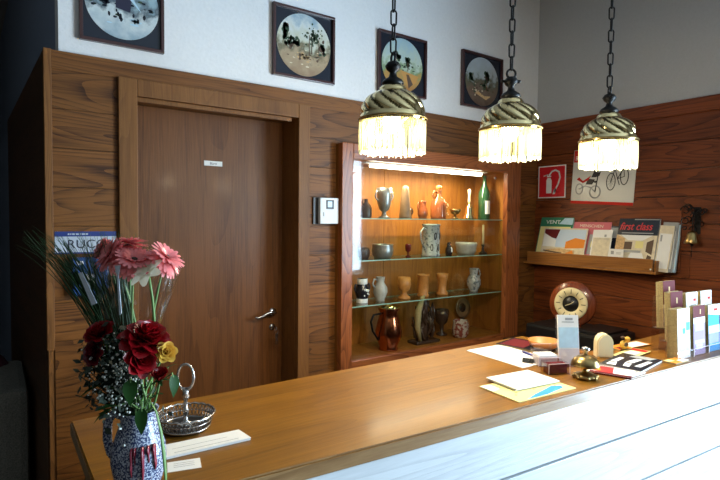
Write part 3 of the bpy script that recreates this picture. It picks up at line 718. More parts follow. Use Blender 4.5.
bm = bmesh.new(); prism(bm, [(-.07, -.155), (.07, -.155), (.05, -.135), (-.05, -.135)], -.045, .005); obj('foot', bm, 'clockwood', ck)
bm = bmesh.new(); lathe(bm, [(.052, .0162), (.104, .0162), (.106, .024), (.10, .03), (.052, .03), (.052, .0162)], 44, cap=False); obj('dial_ring', bm, 'ivory', ck)
obj('dial_centre', one(lathe, [(0, .0165), (.0515, .0165), (.0515, .027), (0, .027)], 40), 'black', ck)
bm = bmesh.new()
for i in range(12):
    box(bm, -.0022, .066, .0302, .0022, .09 if i % 3 else .094, .0308, mat=Matrix.Rotation(i * PI / 6, 4, 'Z'))
obj('hour_marks', bm, 'black', ck)
for a, ln in ((-.9, .026), (2.0, .038)): obj('hand', one(box, -.0018, 0, .0275, .0018, ln, .0285, mat=Matrix.Rotation(a, 4, 'Z')), 'ivory', ck)

# ------------------------------------------------------------------ pendant lamps
def shade_prof():
    o = [(.028, .215), (.04, .21), (.046, .2), (.046, .197), (.056, .192), (.061, .1896), (.066, .187), (.0705, .1842), (.075, .181), (.079, .1777), (.083, .174), (.0866, .1702), (.09, .166), (.093, .1616), (.0955, .157), (.0975, .1525), (.099, .148), (.1003, .1435), (.1015, .139), (.1026, .1345), (.1035, .13), (.1041, .126), (.1045, .122), (.105, .116), (.107, .113), (.1075, .104), (.107, .097), (.104, .095)]
    return o + [(r - .003, z - .002) for r, z in reversed(o[4:-1])] + [(.03, .205)]
def lamp(x, y, zb, label, n):
    t = thing('pendant_lamp', label, 'lamp', loc=(x, y, zb), rz=n * 1.3, group='brass pendant lamps over the counter')
    bm = bmesh.new(); prof = shade_prof(); seg = 180; rows = []   # dome pressed into slanting lobes
    for r, z in prof:
        row = []
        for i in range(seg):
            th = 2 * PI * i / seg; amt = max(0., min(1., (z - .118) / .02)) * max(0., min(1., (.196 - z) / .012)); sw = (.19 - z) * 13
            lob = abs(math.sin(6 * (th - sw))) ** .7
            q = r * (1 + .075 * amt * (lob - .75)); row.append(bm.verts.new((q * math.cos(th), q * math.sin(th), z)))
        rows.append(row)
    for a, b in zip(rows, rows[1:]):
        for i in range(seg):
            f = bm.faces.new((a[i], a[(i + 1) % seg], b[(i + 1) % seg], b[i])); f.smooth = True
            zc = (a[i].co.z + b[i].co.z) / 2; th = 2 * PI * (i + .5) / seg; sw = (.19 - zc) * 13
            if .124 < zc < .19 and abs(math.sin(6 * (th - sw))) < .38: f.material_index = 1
    obj('shade', bm, ['brass', 'darkrefl'], t)
    bm = bmesh.new(); tube(bm, [(.109 * math.cos(a), .109 * math.sin(a), .105) for a in [i * 2 * PI / 48 for i in range(48)]], .0032, 6, True)
    obj('rim', bm, 'brassold', t)
    bm = bmesh.new(); lathe(bm, [(.0, .214), (.03, .214), (.036, .222), (.03, .232), (.014, .242), (.01, .256), (.02, .264), (.026, .276), (.018, .288), (.008, .292), (0, .292)], 20)
    tube(bm, [(-.024, 0, .276), (-.034, 0, .276)], .006, 8); tube(bm, [(.02, 0, .276), (.037, 0, .276)], .005, 8)
    tube(bm, [(.016 * math.cos(a), 0, .303 + .016 * math.sin(a)) for a in [i * PI / 8 for i in range(16)]], .0042, 7, True)
    obj('finial', bm, 'iron', t)
    bm = bmesh.new(); zz = .325; i = 0; top = CEIL - zb - .03
    while zz < top:
        c0, c1 = zz, zz + .03; w = .0095; pp = []
        for s in range(16):
            a = 2 * PI * s / 16
            pp.append((w * math.cos(a), (c1 if math.sin(a) >= 0 else c0) + w * 1.0 * math.sin(a)))
        P = [((p, 0, q) if i % 2 else (0, p, q)) for p, q in pp]
        tube(bm, P, .0031, 6, True); zz += .0445; i += 1
    obj('chain', bm, 'iron', t)
    obj('ceiling_rose', one(lathe, [(0, CEIL - zb - .045), (.02, CEIL - zb - .04), (.05, CEIL - zb - .012), (.055, CEIL - zb), (0, CEIL - zb)], 24), 'iron', t)
    obj('socket', one(lathe, [(0, .15), (.016, .15), (.018, .2), (0, .2045)], 16), 'iron', t)
    obj('bulb', one(lathe, [(0, .062), (.012, .064), (.026, .078), (.03, .095), (.026, .113), (.013, .135), (.012, .1495), (0, .1495)], 20), 'bulb', t)
    bm = bmesh.new(); rnd = random.Random(n)
    for ring, (R, cnt) in enumerate(((.1065, 105), (.1035, 70))):
        for i in range(cnt):
            a = 2 * PI * (i + rnd.uniform(-.25, .25)) / cnt; ln = rnd.uniform(.092, .104) + ring * .0
            c, s = math.cos(a) * R, math.sin(a) * R
            tube(bm, [(c, s, .099), (c * 1.006, s * 1.006, .06), (c * 1.0, s * 1.0, .1 - ln)], [.0014, .0016, .0018], 4)
            ball(bm, (c, s, .1 - ln), .0026, 1)
    f = obj('bead_fringe', bm, 'fringe', t); f['kind'] = 'stuff'
    l = bpy.data.lights.new('lamp_light', 'POINT'); l.energy = 20; l.color = (1, .87, .64); l.shadow_soft_size = .025
    lo = bpy.data.objects.new('lamp_light', l); COL.objects.link(lo); lo.location = (x, y, zb + .035)
lamp(1.057, 1.33, 1.715, 'fringed brass pendant lamp, the left one, hanging before the orange field picture', 1)
lamp(1.525, 1.239, 1.722, 'fringed brass pendant lamp in the middle, hanging right of the dark landscape picture', 2)
lamp(2.01, 1.147, 1.715, 'fringed brass pendant lamp, the right one, hanging in front of the bicycle poster', 3)

# ------------------------------------------------------------------ right wall: sign, poster, magazine shelf, bell
t = thing('fire_extinguisher_sign', 'square red sign with a white fire extinguisher symbol on the dark panelling', 'sign', rightwall(2.366, 1.79, 3.4, roll=-.0))
obj('plate', one(box, -.116, -.12, 0, .116, .12, .003, .0008), 'white', t)
obj('red_field', one(box, -.108, -.112, .0031, .108, .112, .0036), 'red', t)
bm = bmesh.new()
z0, z1 = .0037, .0042
prism(bm, [(-.045, -.085), (.0, -.085), (.0, .01), (-.01, .03), (-.035, .03), (-.045, .01)], z0, z1)
prism(bm, [(-.04, .036), (-.005, .036), (-.005, .046), (-.04, .046)], z0, z1); prism(bm, [(-.07, .05), (-.03, .05), (-.03, .058), (-.07, .04)], z0, z1)
def ribbon(bm, pts, w, z0, z1, mi=0):
    for (a, b) in zip(pts, pts[1:]):
        d = Vector((b[0] - a[0], b[1] - a[1])); d.normalize(); n = Vector((-d.y, d.x)) * w / 2; e = d * w * .3
        prism(bm, [(a[0] - e.x - n.x, a[1] - e.y - n.y), (b[0] + e.x - n.x, b[1] + e.y - n.y), (b[0] + e.x + n.x, b[1] + e.y + n.y), (a[0] - e.x + n.x, a[1] - e.y + n.y)], z0, z1, mi)
ribbon(bm, [(-.02, .05), (.0, .075), (.03, .085), (.06, .07), (.07, .03), (.055, -.02), (.035, -.055), (.025, -.075)], .012, z0, z1)
prism(bm, [(.02, -.06), (.04, -.05), (.03, -.092), (.01, -.092)], z0, z1)
obj('extinguisher_symbol', bm, 'white', t)

po = thing('bicycle_poster', 'white poster with a motorcycle and a bicycle and a red bottom strip, above the magazines', 'poster', rightwall(1.972, 1.80, 3.4, roll=-.055))
obj('sheet', one(box, -.225, -.185, .0005, .225, .19, .003), 'posterbg', po)
obj('red_strip', one(box, -.225, -.185, .0031, .225, -.165, .0036), 'redp', po); obj('red_block', one(box, -.222, .105, .0031, -.17, .188, .0036), 'redp', po)
text('lettering', 'R', 'white', po, -.196, .132, .0039, .022, .032)
bm = bmesh.new()
def ring(bm, cx, cy, rx, ry, w, z0=.0037, z1=.0042, mi=0, n=22):
    ribbon(bm, [(cx + rx * math.cos(2 * PI * i / n), cy + ry * math.sin(2 * PI * i / n)) for i in range(n + 1)], w, z0, z1, mi)
ring(bm, .075, .0, .03, .056, .006); ring(bm, .165, .035, .026, .054, .006)
ribbon(bm, [(.075, .0), (.098, .085), (.16, .1), (.12, .02), (.098, .085)], .006, .0043, .0047); ribbon(bm, [(.12, .02), (.165, .035), (.155, .105)], .005, .0043, .0047)
ribbon(bm, [(.12, .02), (.135, -.02)], .006, .0043, .0047); ribbon(bm, [(.098, .085), (.1, .115), (.06, .11)], .006, .0043, .0047); ribbon(bm, [(.1, .115), (.128, .12)], .006, .0043, .0047); ribbon(bm, [(.145, .115), (.175, .12)], .009, .0043, .0047)
for i in range(6):
    a = i * PI / 6; ribbon(bm, [(.075 - .027 * math.cos(a), -.052 * math.sin(a)), (.075 + .027 * math.cos(a), .052 * math.sin(a))], .0012, .0037, .004)
bp_ = obj('bicycle_print', bm, 'black', po); bp_.location = (-.012, -.03, 0)
bm = bmesh.new()
ring(bm, -.165, -.082, .026, .036, .007, mi=1); ring(bm, -.045, -.1, .038, .042, .008, mi=1)
ribbon(bm, [(-.165, -.082), (-.12, -.06), (-.08, -.07), (-.045, -.1)], .008, .0043, .0047, 1)
prism(bm, [(-.12, -.05), (-.07, -.05), (-.05, -.015), (-.1, -.01)], .0043, .0047, 0); prism(bm, [(-.19, -.015), (-.17, .0), (-.14, -.025), (-.1, .0), (-.08, .015), (-.1, -.02), (-.14, -.04), (-.17, -.025)], .0048, .0052, 2)
prism(bm, [(-.08, .0), (-.06, .045), (-.03, .03), (-.01, .045), (-.02, .01), (-.05, .0)], .0043, .0047, 0); ribbon(bm, [(-.06, .04), (-.045, .055), (-.03, .03)], .006, .0048, .0052, 0)
ribbon(bm, [(-.03, .02), (-.045, -.1)], .008, .0043, .0047, 0); prism(bm, [(-.075, -.03), (-.03, -.02), (-.045, -.04)], .0048, .0052, 0)
obj('motorcycle_print', bm, ['black', 'greyp', 'redp'], po)

sh = thing('magazine_shelf', 'oak wall shelf with a front lip full of magazines', 'shelf', loc=(3.4, 2.0, 1.18))
bm = bmesh.new(); box(bm, -.135, -.46, 0, 0, .51, .016, .002); obj('shelf_board', bm, 'shelfw', sh)
bm = bmesh.new(); box(bm, -.135, -.44, .0165, -.12, .47, .092, .003); obj('front_lip', bm, 'shelfw', sh)
bm = bmesh.new(); prism(bm, [(-.119, .0165), (-.004, .0165), (-.004, .075), (-.119, .085)], -.455, -.442, mat=Matrix(((1, 0, 0, 0), (0, 0, 1, 0), (0, 1, 0, 0), (0, 0, 0, 1)))); obj('shelf_end', bm, 'shelfw', sh)
bm = bmesh.new(); box(bm, -.012, -.54, .017, -.0, .51, .41, .002); obj('shelf_back', bm, 'oakR', sh)
bm = bmesh.new(); lathe(bm, [(0, 0), (.006, 0), (.005, .003), (0, .004)], 12, mat=Matrix.Translation((-.135, -.43, .03)) @ Matrix.Rotation(-PI / 2, 4, 'Y')); obj('screw', bm, 'white', sh)

MG = 'magazines and leaflets on the wall shelf'
def magazine(label, y, x, w, h, th, cover, tilt, roll=0., cat='magazine', spine='white', name='magazine', pages='white', zb=1.1975):
    """stands on the shelf: y = its middle along the wall, x = its foot"""
    t = thing(name, label, cat, rightwall(y, zb, x, tilt, roll), group=MG)
    obj('pages', one(box, -w / 2 + .001, .001, -th + .0008, w / 2 - .001, h - .001, -.0008), pages, t)
    bm = bmesh.new(); box(bm, -w / 2, 0, -.0006, w / 2, h, 0); box(bm, -w / 2, 0, -th, w / 2, h, -th + .0006); box(bm, -w / 2 - .0006, 0, -th, -w / 2, h, 0)
    c = obj('cover', bm, cover, t)
    return t, c
Z = .0002
def patch(c, mats, quads, name='cover_print'):
    bm = bmesh.new()
    for k, (mi, pts) in enumerate(quads): prism(bm, pts, Z + k * .00012, Z + k * .00012 + .0002, mi)
    return obj(name, bm, mats, c)
def rect(x0, y0, x1, y1): return [(x0, y0), (x1, y0), (x1, y1), (x0, y1)]
t, c = magazine('tall green magazine with white capitals, far left and behind the house brochure', 2.30, 3.296, .27, .34, .008, 'greenmag', .27)
text('title', 'VENT', 'white', c, -.03, .305, .0004, .12, .028, bold=.01)
patch(c, ['white', 'yellowp', 'paleblue'], [(1, rect(-.13, .01, .12, .27)), (2, [(.02, .29), (.13, .285), (.13, .335), (.06, .335)])])
t, c = magazine('wide brochure with a tan house photo, in front of the green magazine', 2.212, 3.2866, .345, .26, .007, 'beige', .27)
patch(c, ['skyp', 'maroon', 'tan', 'beige', 'orange', 'brownp', 'white'], [(0, rect(-.165, .12, .165, .25)), (1, [(-.165, .25), (-.165, .2), (-.06, .18), (-.04, .25)]), (6, [(-.165, .22), (-.165, .12), (-.06, .1), (-.06, .17)]), (3, rect(-.165, .01, .165, .12)), (4, [(.02, .11), (.165, .12), (.165, .18), (.09, .19), (.02, .16)]), (2, [(-.15, .04), (-.02, .03), (.1, .06), (.1, .1), (-.02, .11), (-.13, .1)]), (5, [(-.15, .085), (.0, .07), (.0, .08), (-.15, .095)]), (4, [(0, .03), (.11, .045), (.08, .1), (.02, .07)]), (5, rect(.11, .012, .14, .035))])
t, c = magazine('pink-red magazine with a pale heading, left of the white leaflet', 2.035, 3.306, .285, .345, .01, 'pinkmag', .27, -.015)
text('title', 'MENSCHEN', 'creampetal', c, .0, .28, .0004, .17, .02)
patch(c, ['redp', 'greyp', 'yellowp', 'brownp', 'bluep'], [(0, rect(-.12, .325, .13, .335)), (1, rect(.0, .08, .13, .22)), (3, rect(.04, .14, .1, .2)), (2, rect(.02, .13, .07, .17)), (4, rect(.03, .05, .1, .1))])
t, c = magazine('dark magazine with only its upper edge showing, behind the white leaflet', 1.85, 3.319, .19, .325, .008, 'mat', .25)
patch(c, ['white', 'greyp'], [(0, rect(-.07, .295, .05, .305)), (1, rect(-.08, .2, .08, .27))])
t, c = magazine('narrow plain white leaflet standing before the pink magazine', 1.925, 3.2866, .135, .255, .004, 'white', .27, .02, 'leaflet', name='leaflet')
patch(c, ['beige', 'greyp'], [(0, rect(-.06, .005, .06, .2)), (1, rect(.015, .205, .03, .222)), (1, rect(-.05, .19, .05, .193))])
t, c = magazine('black magazine with a red first class title and a pale room photo', 1.702, 3.2885, .255, .335, .015, 'mat', .27)
text('title', 'first class', 'red', c, -.012, .283, .0006, .205, .05, bold=.012, shear=.25)
patch(c, ['beige', 'white', 'brownp', 'tan', 'greyp', 'yellowp'], [(0, rect(-.128, .004, .128, .225)), (3, [(-.128, .225), (-.128, .1), (-.07, .12), (-.07, .2)]), (1, [(-.1, .225), (.1, .225), (.04, .19), (-.05, .19)]), (1, [(-.06, .02), (.09, .02), (.05, .11), (-.02, .11)]), (2, rect(-.07, .13, -.02, .18)), (5, rect(.0, .14, .05, .185)), (2, [(.07, .12), (.11, .1), (.11, .2), (.07, .18)]), (2, [(.07, .02), (.11, .01), (.11, .09), (.085, .1)]), (4, rect(-.1, .11, .04, .125))])
bm = bmesh.new(); box(bm, -.03, .325, .0001, .125, .331, .0003); box(bm, -.1, .235, .0001, .1, .242, .0003); obj('small_print', bm, 'greyp', c)
t, c = magazine('small white card leaning before the black magazine with the red title', 1.80, 3.2815, .095, .125, .002, 'white', .05, 0, 'card', name='card')
patch(c, ['greyp'], [(0, rect(-.035, .09, -.015, .112)), (0, rect(0, .1, .035, .103)), (0, rect(0, .092, .03, .095))])
for i, (y, x, h, lab, cv, rl) in enumerate(((1.535, 3.308, .285, 'pale grey magazine, first one to the right of the black magazine', 'beige', -.05), (1.52, 3.324, .305, 'grey-white magazine behind the pale grey one, right end of the wall shelf', 'greyp', -.03), (1.508, 3.339, .335, 'tallest pale blue magazine, hindmost at the right end of the wall shelf', 'paleblue', -.02))):
    t, c = magazine(lab, y, x, .085, h, .012, cv, .17, rl)
    patch(c, ['white', 'greyp'], [(0, rect(-.035, .02, .035, h - .05)), (1, rect(-.03, h - .1, -.02, h - .06))])

t = thing('wall_bell', 'small brass bell on a black wrought-iron scroll bracket on the right wall', 'bell', loc=(3.4, 1.375, 1.45))
bm = bmesh.new(); random.seed(3)
tube(bm, [(0, 0, .1), (-.03, 0, .115), (-.06, 0, .1), (-.065, 0, .04), (-.065, 0, .0)], .004, 6)
for i in range(16):
    c0 = Vector((-.03 - random.uniform(0, .05), random.uniform(-.05, .05), random.uniform(.0, .14))); rad = random.uniform(.01, .026)
    ax = random.uniform(0, PI)
    tube(bm, [c0 + Vector((rad * .5 * math.sin(a) * math.cos(ax), rad * math.cos(a) * (1 - .04 * s), rad * math.sin(a) * (1 - .04 * s))) for s, a in enumerate([q * .55 for q in range(11)])], .0035, 5)
box(bm, -.006, -.018, -.02, 0, .018, .14, .002)
obj('bracket', bm, 'iron', t)
obj('bell_body', one(lathe, [(0, -.075), (.04, -.075), (.042, -.07), (.034, -.05), (.028, -.02), (.02, -.006), (.006, 0), (0, .003)], 24, c=(-.065, .0, 0)), 'brassold', t)
bm = bmesh.new(); ball(bm, (-.065, 0, -.082), .009, 2); tube(bm, [(-.065, 0, -.09), (-.065, 0, -.155)], .002, 6); obj('clapper', bm, 'iron', t)

# ------------------------------------------------------------------ things on the counter, left to right
vs = thing('pitcher_vase', 'blue and white speckled pitcher with red drips, holding the bouquet', 'vase', loc=(.209, .992, CT), rz=-yaw)
obj('body', one(lathe, [(0, 0), (.032, 0), (.034, .005), (.042, .03), (.0475, .06), (.046, .085), (.036, .115), (.030, .132), (.032, .148), (.035, .152), (.031, .150), (.026, .132), (.03, .11), (0, .1)], 36), 'vase', vs)
obj('handle', one(tube, [(-.03, 0, .138), (-.046, 0, .142), (-.056, 0, .125), (-.057, 0, .095), (-.052, 0, .07), (-.044, 0, .058)], [.007, .008, .008, .008, .007, .006], 10), 'vase', vs)
bm = bmesh.new()
for i, (a, l) in enumerate(((-1.42, .05), (-1.30, .03), (-1.02, .062), (-.8, .03), (-.55, .045))):
    pp = []
    for s in range(7):
        z = .098 - l * s / 6
        R = .0425 + (.098 - z) * .14 if z > .06 else .0474 - (.06 - z) * .16
        pp.append(((R + .0006) * math.cos(a), (R + .0006) * math.sin(a), z))
    tube(bm, pp, [.005, .0085, .0075, .005, .006, .004, .002] if i % 2 == 0 else [.004, .006, .0075, .004, .003, .0025, .001], 8, flat=.3)
dr = obj('red_drip', bm, 'drip', vs); dr['label'] = 'dark red glaze drips'

# bouquet: u = to the right, w = away from the viewer, z up; anchored at the vase
def BV(u, w, z): return Vector((.209 + u * math.cos(yaw) + w * math.sin(yaw), .992 - u * math.sin(yaw) + w * math.cos(yaw), CT + z))
def frame_dir(dr):
    dr = Vector(dr).normalized(); a = Vector((0, 0, 1)) if abs(dr.z) < .9 else Vector((1, 0, 0))
    x = a.cross(dr).normalized(); return x, dr.cross(x), dr
def bdir(u, w, z): return Vector((u * math.cos(yaw) + w * math.sin(yaw), -u * math.sin(yaw) + w * math.cos(yaw), z))
def petal(bm, length, width, lift, curl, base, ang, th=.0, z0=0., n=5, mi=0, cup=0., pointed=False):
    """one petal growing outwards from (base, z0) at angle ang round the local z"""
    rows = []
    for i in range(n + 1):
        q = i / n; r = base + length * q * math.cos(lift + curl * q * .5); z = z0 + length * q * math.sin(lift + curl * q * .5)
        wd = width * (math.sin(PI * (.04 + .95 * q) ** .8) if pointed else math.sin(PI * (.12 + .80 * q)) ** .7) / 2
        row = []
        for s in (-1, 0, 1):
            lx, ly = r + (abs(s) * -cup * wd), s * wd; zz = z + abs(s) * cup * wd * 1.0
            row.append(bm.verts.new((lx * math.cos(ang) - ly * math.sin(ang), lx * math.sin(ang) + ly * math.cos(ang), zz)))
        rows.append(row)
    for a, b in zip(rows, rows[1:]):
        for k in range(2):
            f = bm.faces.new((a[k], a[k + 1], b[k + 1], b[k])); f.smooth = True; f.material_index = mi
def stem_to(t, M0, root, bend=(0, 0, 0), r=.0022, mat='stem'):
    """stem from the flower's base down into the vase neck, in the flower's own space"""
    inv = M0.inverted(); p0 = Vector((0, 0, -.004)); pw = M0 @ p0; rt = Vector(root)
    out = Vector(M0.col[2][:3]) * -.02
    pts = []
    for i in range(9):
        q = i / 8; a = pw.lerp(rt, q) + out * math.sin(PI * min(q * 1.6, 1)) + Vector(bend) * math.sin(PI * q)
        pts.append(inv @ a)
    obj('stem', one(tube, pts, r, 7), mat, t)
def root(i): return BV(.018 * math.cos(i * 2.4), .016 * math.sin(i * 2.4), .125)
FG = 'flowers of the bouquet in the speckled pitcher'
ri = 0
def gerbera(label, u, w, z, d, R, bend=(0, 0, 0), droop=0.):
    global ri
    x, y, zz = frame_dir(bdir(*d)); M0 = mat3(BV(u, w, z), x, y, zz)
    t = thing('pink_gerbera', label, 'flower', M0, group=FG)
    bm = bmesh.new()
    for k in range(30): petal(bm, R - .006, .0098, .10 + random.uniform(-.08, .12) - droop, -.35, .006, k * 2 * PI / 26 + random.uniform(-.05, .05), z0=0)
    for k in range(26): petal(bm, R * .8, .009, .36 + random.uniform(-.1, .1), -.4, .005, k * 2 * PI / 22 + .1, z0=.002)
    for k in range(24): petal(bm, R * .95, .0095, -.35 + random.uniform(-.15, .12), -.5, .005, k * 2 * PI / 24 + .05, z0=-.002)
    for k in range(16): petal(bm, R * .5, .006, .7 + random.uniform(-.1, .1), -.4, .004, k * 2 * PI / 16, z0=.003)
    obj('petals', bm, 'pink', t)
    bm = bmesh.new(); ball(bm, (0, 0, .003), .0055, 2, (1, 1, .45)); obj('flower_head', bm, 'gcentre', t)
    bm = bmesh.new(); lathe(bm, [(0, -.006), (.004, -.006), (.009, -.001), (.009, .0), (0, .0)], 12); obj('calyx', bm, 'leafg', t)
    stem_to(t, M0, root(ri), bend); ri += 1
gerbera('pink gerbera facing left, left in the pink cluster', -.044, -.01, .432, (-.55, -.55, .45), .034)
gerbera('pink gerbera facing up, topmost of the pink cluster', -.02, .015, .450, (.0, .1, 1), .034)
gerbera('pink gerbera facing the viewer, low in the pink cluster', .004, -.022, .424, (.35, -.35, .75), .036, droop=.3)
gerbera('pink gerbera seen half from behind, rightmost of the pink cluster', .056, -.01, .428, (.6, -.1, .7), .036, droop=.3)
gerbera('small pink gerbera half hidden by grasses, left of the pink cluster', -.078, .03, .440, (-.6, -.5, .5), .022)
def rose(label, u, w, z, d, R, mat, name='red_rose', layers=5, open_=.9, sepal=True, cat='flower'):
    global ri
    x, y, zz = frame_dir(bdir(*d)); M0 = mat3(BV(u, w, z), x, y, zz)
    t = thing(name, label, cat, M0, group=FG)
    bm = bmesh.new()
    for l in range(layers):
        q = l / max(layers - 1, 1); nn = 3 + l
        for k in range(nn):
            petal(bm, R * (.75 + .35 * q), R * (.8 + .5 * q), 1.45 - open_ * q + random.uniform(-.06, .06), -.5 * q - .1, R * (.05 + .12 * q), k * 2 * PI / nn + l * .7, z0=R * (.12 - .12 * q), cup=.35)
    obj('petals', bm, mat, t)
    bm = bmesh.new(); lathe(bm, [(0, -.007), (.0035, -.007), (R * .3, .0), (0, .003)], 12)
    if sepal:
        for k in range(5): petal(bm, R * .7, R * .25, .15, -.6, R * .18, k * 2 * PI / 5, z0=-.001)
    obj('calyx', bm, 'leafg', t)
    stem_to(t, M0, root(ri), r=.002); ri += 1
rose('large crimson rose facing the viewer, widest red flower under the pink gerberas', .028, -.035, .283, (.35, -.25, .9), .038, 'crimson', layers=6, open_=1.25)
rose('crimson rose hanging to the right, below the largest red rose', .022, -.055, .255, (.75, -.45, .3), .027, 'crimson', layers=5, open_=.8)
rose('dark red rose bud, leftmost of the red flowers', -.056, -.02, .290, (-.2, -.5, .8), .024, 'crimson', layers=5, open_=.8)
rose('deep dark red rose below the left bud', -.058, -.03, .262, (-.5, -.8, .3), .022, 'deepred', layers=5, open_=.9)
rose('yellow rose at the right of the red roses', .066, -.045, .266, (.5, -.7, .45), .017, 'yellow', 'yellow_rose', layers=4, open_=.8)
rose('closed raspberry-red rose bud above the ring of the metal basket', .058, -.05, .222, (.1, -.35, .9), .018, 'crimson', 'rose_bud', layers=4, open_=.25)
x, y, zz = frame_dir(bdir(-.3, -.6, .6)); M0 = mat3(BV(.036, -.045, .404), x, y, zz)
t = thing('cream_flower', 'cream white open flower tucked under the rightmost pink gerbera', 'flower', M0, group=FG)
bm = bmesh.new()
for k in range(6): petal(bm, .029, .02, .35, -.6, .003, k * PI / 3, cup=.2)
obj('petals', bm, 'creampetal', t); stem_to(t, M0, root(ri)); ri += 1
# bear grass
bm = bmesh.new(); random.seed(11)
def blade(tip, mid, wd=.0017):
    r_ = root(random.randint(0, 12)); pts = []
    for i in range(11):
        q = i / 10; a = r_ * (1 - q) ** 2 + mid * 2 * q * (1 - q) + tip * q * q; pts.append(a)
    tube(bm, pts, [wd * (1 - .8 * (i / 10) ** 2) for i in range(11)], 5, flat=.45)
for i in range(70):
    q = i / 69
    tip = BV(-.205 + .10 * random.random() ** 1.6 + .02 * q, random.uniform(-.03, .06), .475 - .04 * random.random() + .0 * q)
    mid = BV(-.075 + random.uniform(-.02, .03), random.uniform(-.02, .03), .37 + random.uniform(-.05, .03)); blade(tip, mid, .0027)
for i in range(90):
    tip = BV(random.uniform(-.105, -.015), random.uniform(-.02, .05), random.uniform(.40, .475)); mid = BV(tip.x * 0 - .03 + random.uniform(-.02, .02), random.uniform(-.01, .03), .3); blade(tip, mid, .0026)
for a, b in (((-.205, .0, .462), (-.10, 0, .45)), ((-.2, .02, .482), (-.09, 0, .42)), ((-.198, -.01, .455), (-.1, 0, .40))): blade(BV(*a), BV(*b), .0022)
tag(obj('bear_grass', bm, 'grass'), 'dark green spray of long thin grass blades arching to the left out of the bouquet', 'grass', kind='stuff')
# rose leaves
LG = 'green rose leaves of the bouquet'
def leafobj(label, u, w, z, d, ln, wd, curl=-.6):
    tip = bdir(*d).normalized(); up = Vector((0, 0, 1)); s = tip.cross(up).normalized(); nrm = s.cross(tip)
    M0 = mat3(BV(u, w, z), tip, -s if False else nrm.cross(tip), nrm)
    t = thing('rose_leaf', label, 'leaf', M0, group=LG)
    bm = bmesh.new(); petal(bm, ln * .85, wd * .7, .0, curl, .004, 0, n=10, cup=.3, pointed=True); bl = obj('blade', bm, 'leafg', t)
    inv = M0.inverted(); st = BV(.012, -.01, .15)
    bm = bmesh.new(); tube(bm, [inv @ st, inv @ (st.lerp(BV(u, w, z), .6) + Vector((0, 0, .012))), (0, 0, 0), (.008, 0, 0)], .0012, 6); obj('leaf_stalk', bm, 'stem', t)
    return t
leafobj('broad green leaf under the crimson roses, in front of the vase neck', .01, -.055, .225, (.2, -.5, -.8), .05, .034)
leafobj('green leaf beside the rose bud, right edge of the bouquet', .078, -.045, .232, (.25, -.2, -.9), .046, .028)
leafobj('green leaf hanging over the vase shoulder', .028, -.052, .175, (.1, -.35, -.95), .052, .03)
leafobj('green leaf at the middle left of the vase neck', -.012, -.05, .175, (-.5, -.5, .2), .04, .026)
leafobj('small leaf pointing up right beside the yellow rose', .064, -.04, .235, (.6, -.2, .55), .03, .016)
leafobj('pointed leaf between the vase and the metal basket', .04, -.035, .185, (.45, -.3, .4), .034, .018)
leafobj('dark leaf at the left edge of the bouquet', -.05, -.03, .205, (-.8, -.4, -.2), .045, .028)
leafobj('dark leaf low at the left above the vase handle', -.03, -.035, .165, (-.8, -.4, -.35), .04, .024)
# long hanging blade
t = thing('hanging_leaf_blade', 'single long narrow leaf hanging down to the white card', 'leaf', loc=(0, 0, 0))
bm = bmesh.new(); pts = [BV(.02, -.03, .15), BV(.038, -.045, .185), BV(.052, -.05, .165), BV(.06, -.05, .13), BV(.064, -.048, .09), BV(.066, -.046, .05), BV(.066, -.045, .02)]
tube(bm, pts, [.001, .0015, .002, .003, .0038, .003, .0006], 6, flat=.4); bl = obj('blade', bm, 'stem', t)
# gypsophila and dark filler
bm = bmesh.new(); random.seed(5)
for i in range(210):
    a = random.random()
    p = BV(random.gauss(-.015, .022), random.gauss(-.04, .012), random.gauss(.215, .03)); 
    ball(bm, p, random.uniform(.0014, .0028), 1)
for i in range(70):
    p = BV(random.uniform(-.08, .0), random.uniform(-.05, .0), random.uniform(.18, .3)); ball(bm, p, .0016, 1)
tag(obj('gypsophila', bm, 'gyps'), 'tiny white gypsophila blossoms in front of the bouquet above the pitcher', 'flower', kind='stuff')
bm = bmesh.new()
for i in range(750):
    c0 = Vector((random.gauss(-.032, .026), random.gauss(-.015, .018), random.gauss(.222, .036)))
    p = BV(*c0); dd = Vector((random.uniform(-1, 1), random.uniform(-1, 1), random.uniform(-1, 1))).normalized(); s = dd.orthogonal().normalized(); l = random.uniform(.009, .02)
    v = [bm.verts.new(p), bm.verts.new(p + dd * l * .5 + s * l * .28), bm.verts.new(p + dd * l), bm.verts.new(p + dd * l * .5 - s * l * .28)]; bm.faces.new(v)
for i in range(34):
    p = BV(random.gauss(-.035, .03), random.gauss(-.02, .015), random.gauss(.235, .03)); r_ = root(i); tube(bm, [r_, r_.lerp(p, .5) + Vector((0, 0, .01)), p], .0009, 4)
tag(obj('filler_foliage', bm, 'bushd'), 'dark small-leaved filler foliage at the left under the roses', 'foliage', kind='stuff')
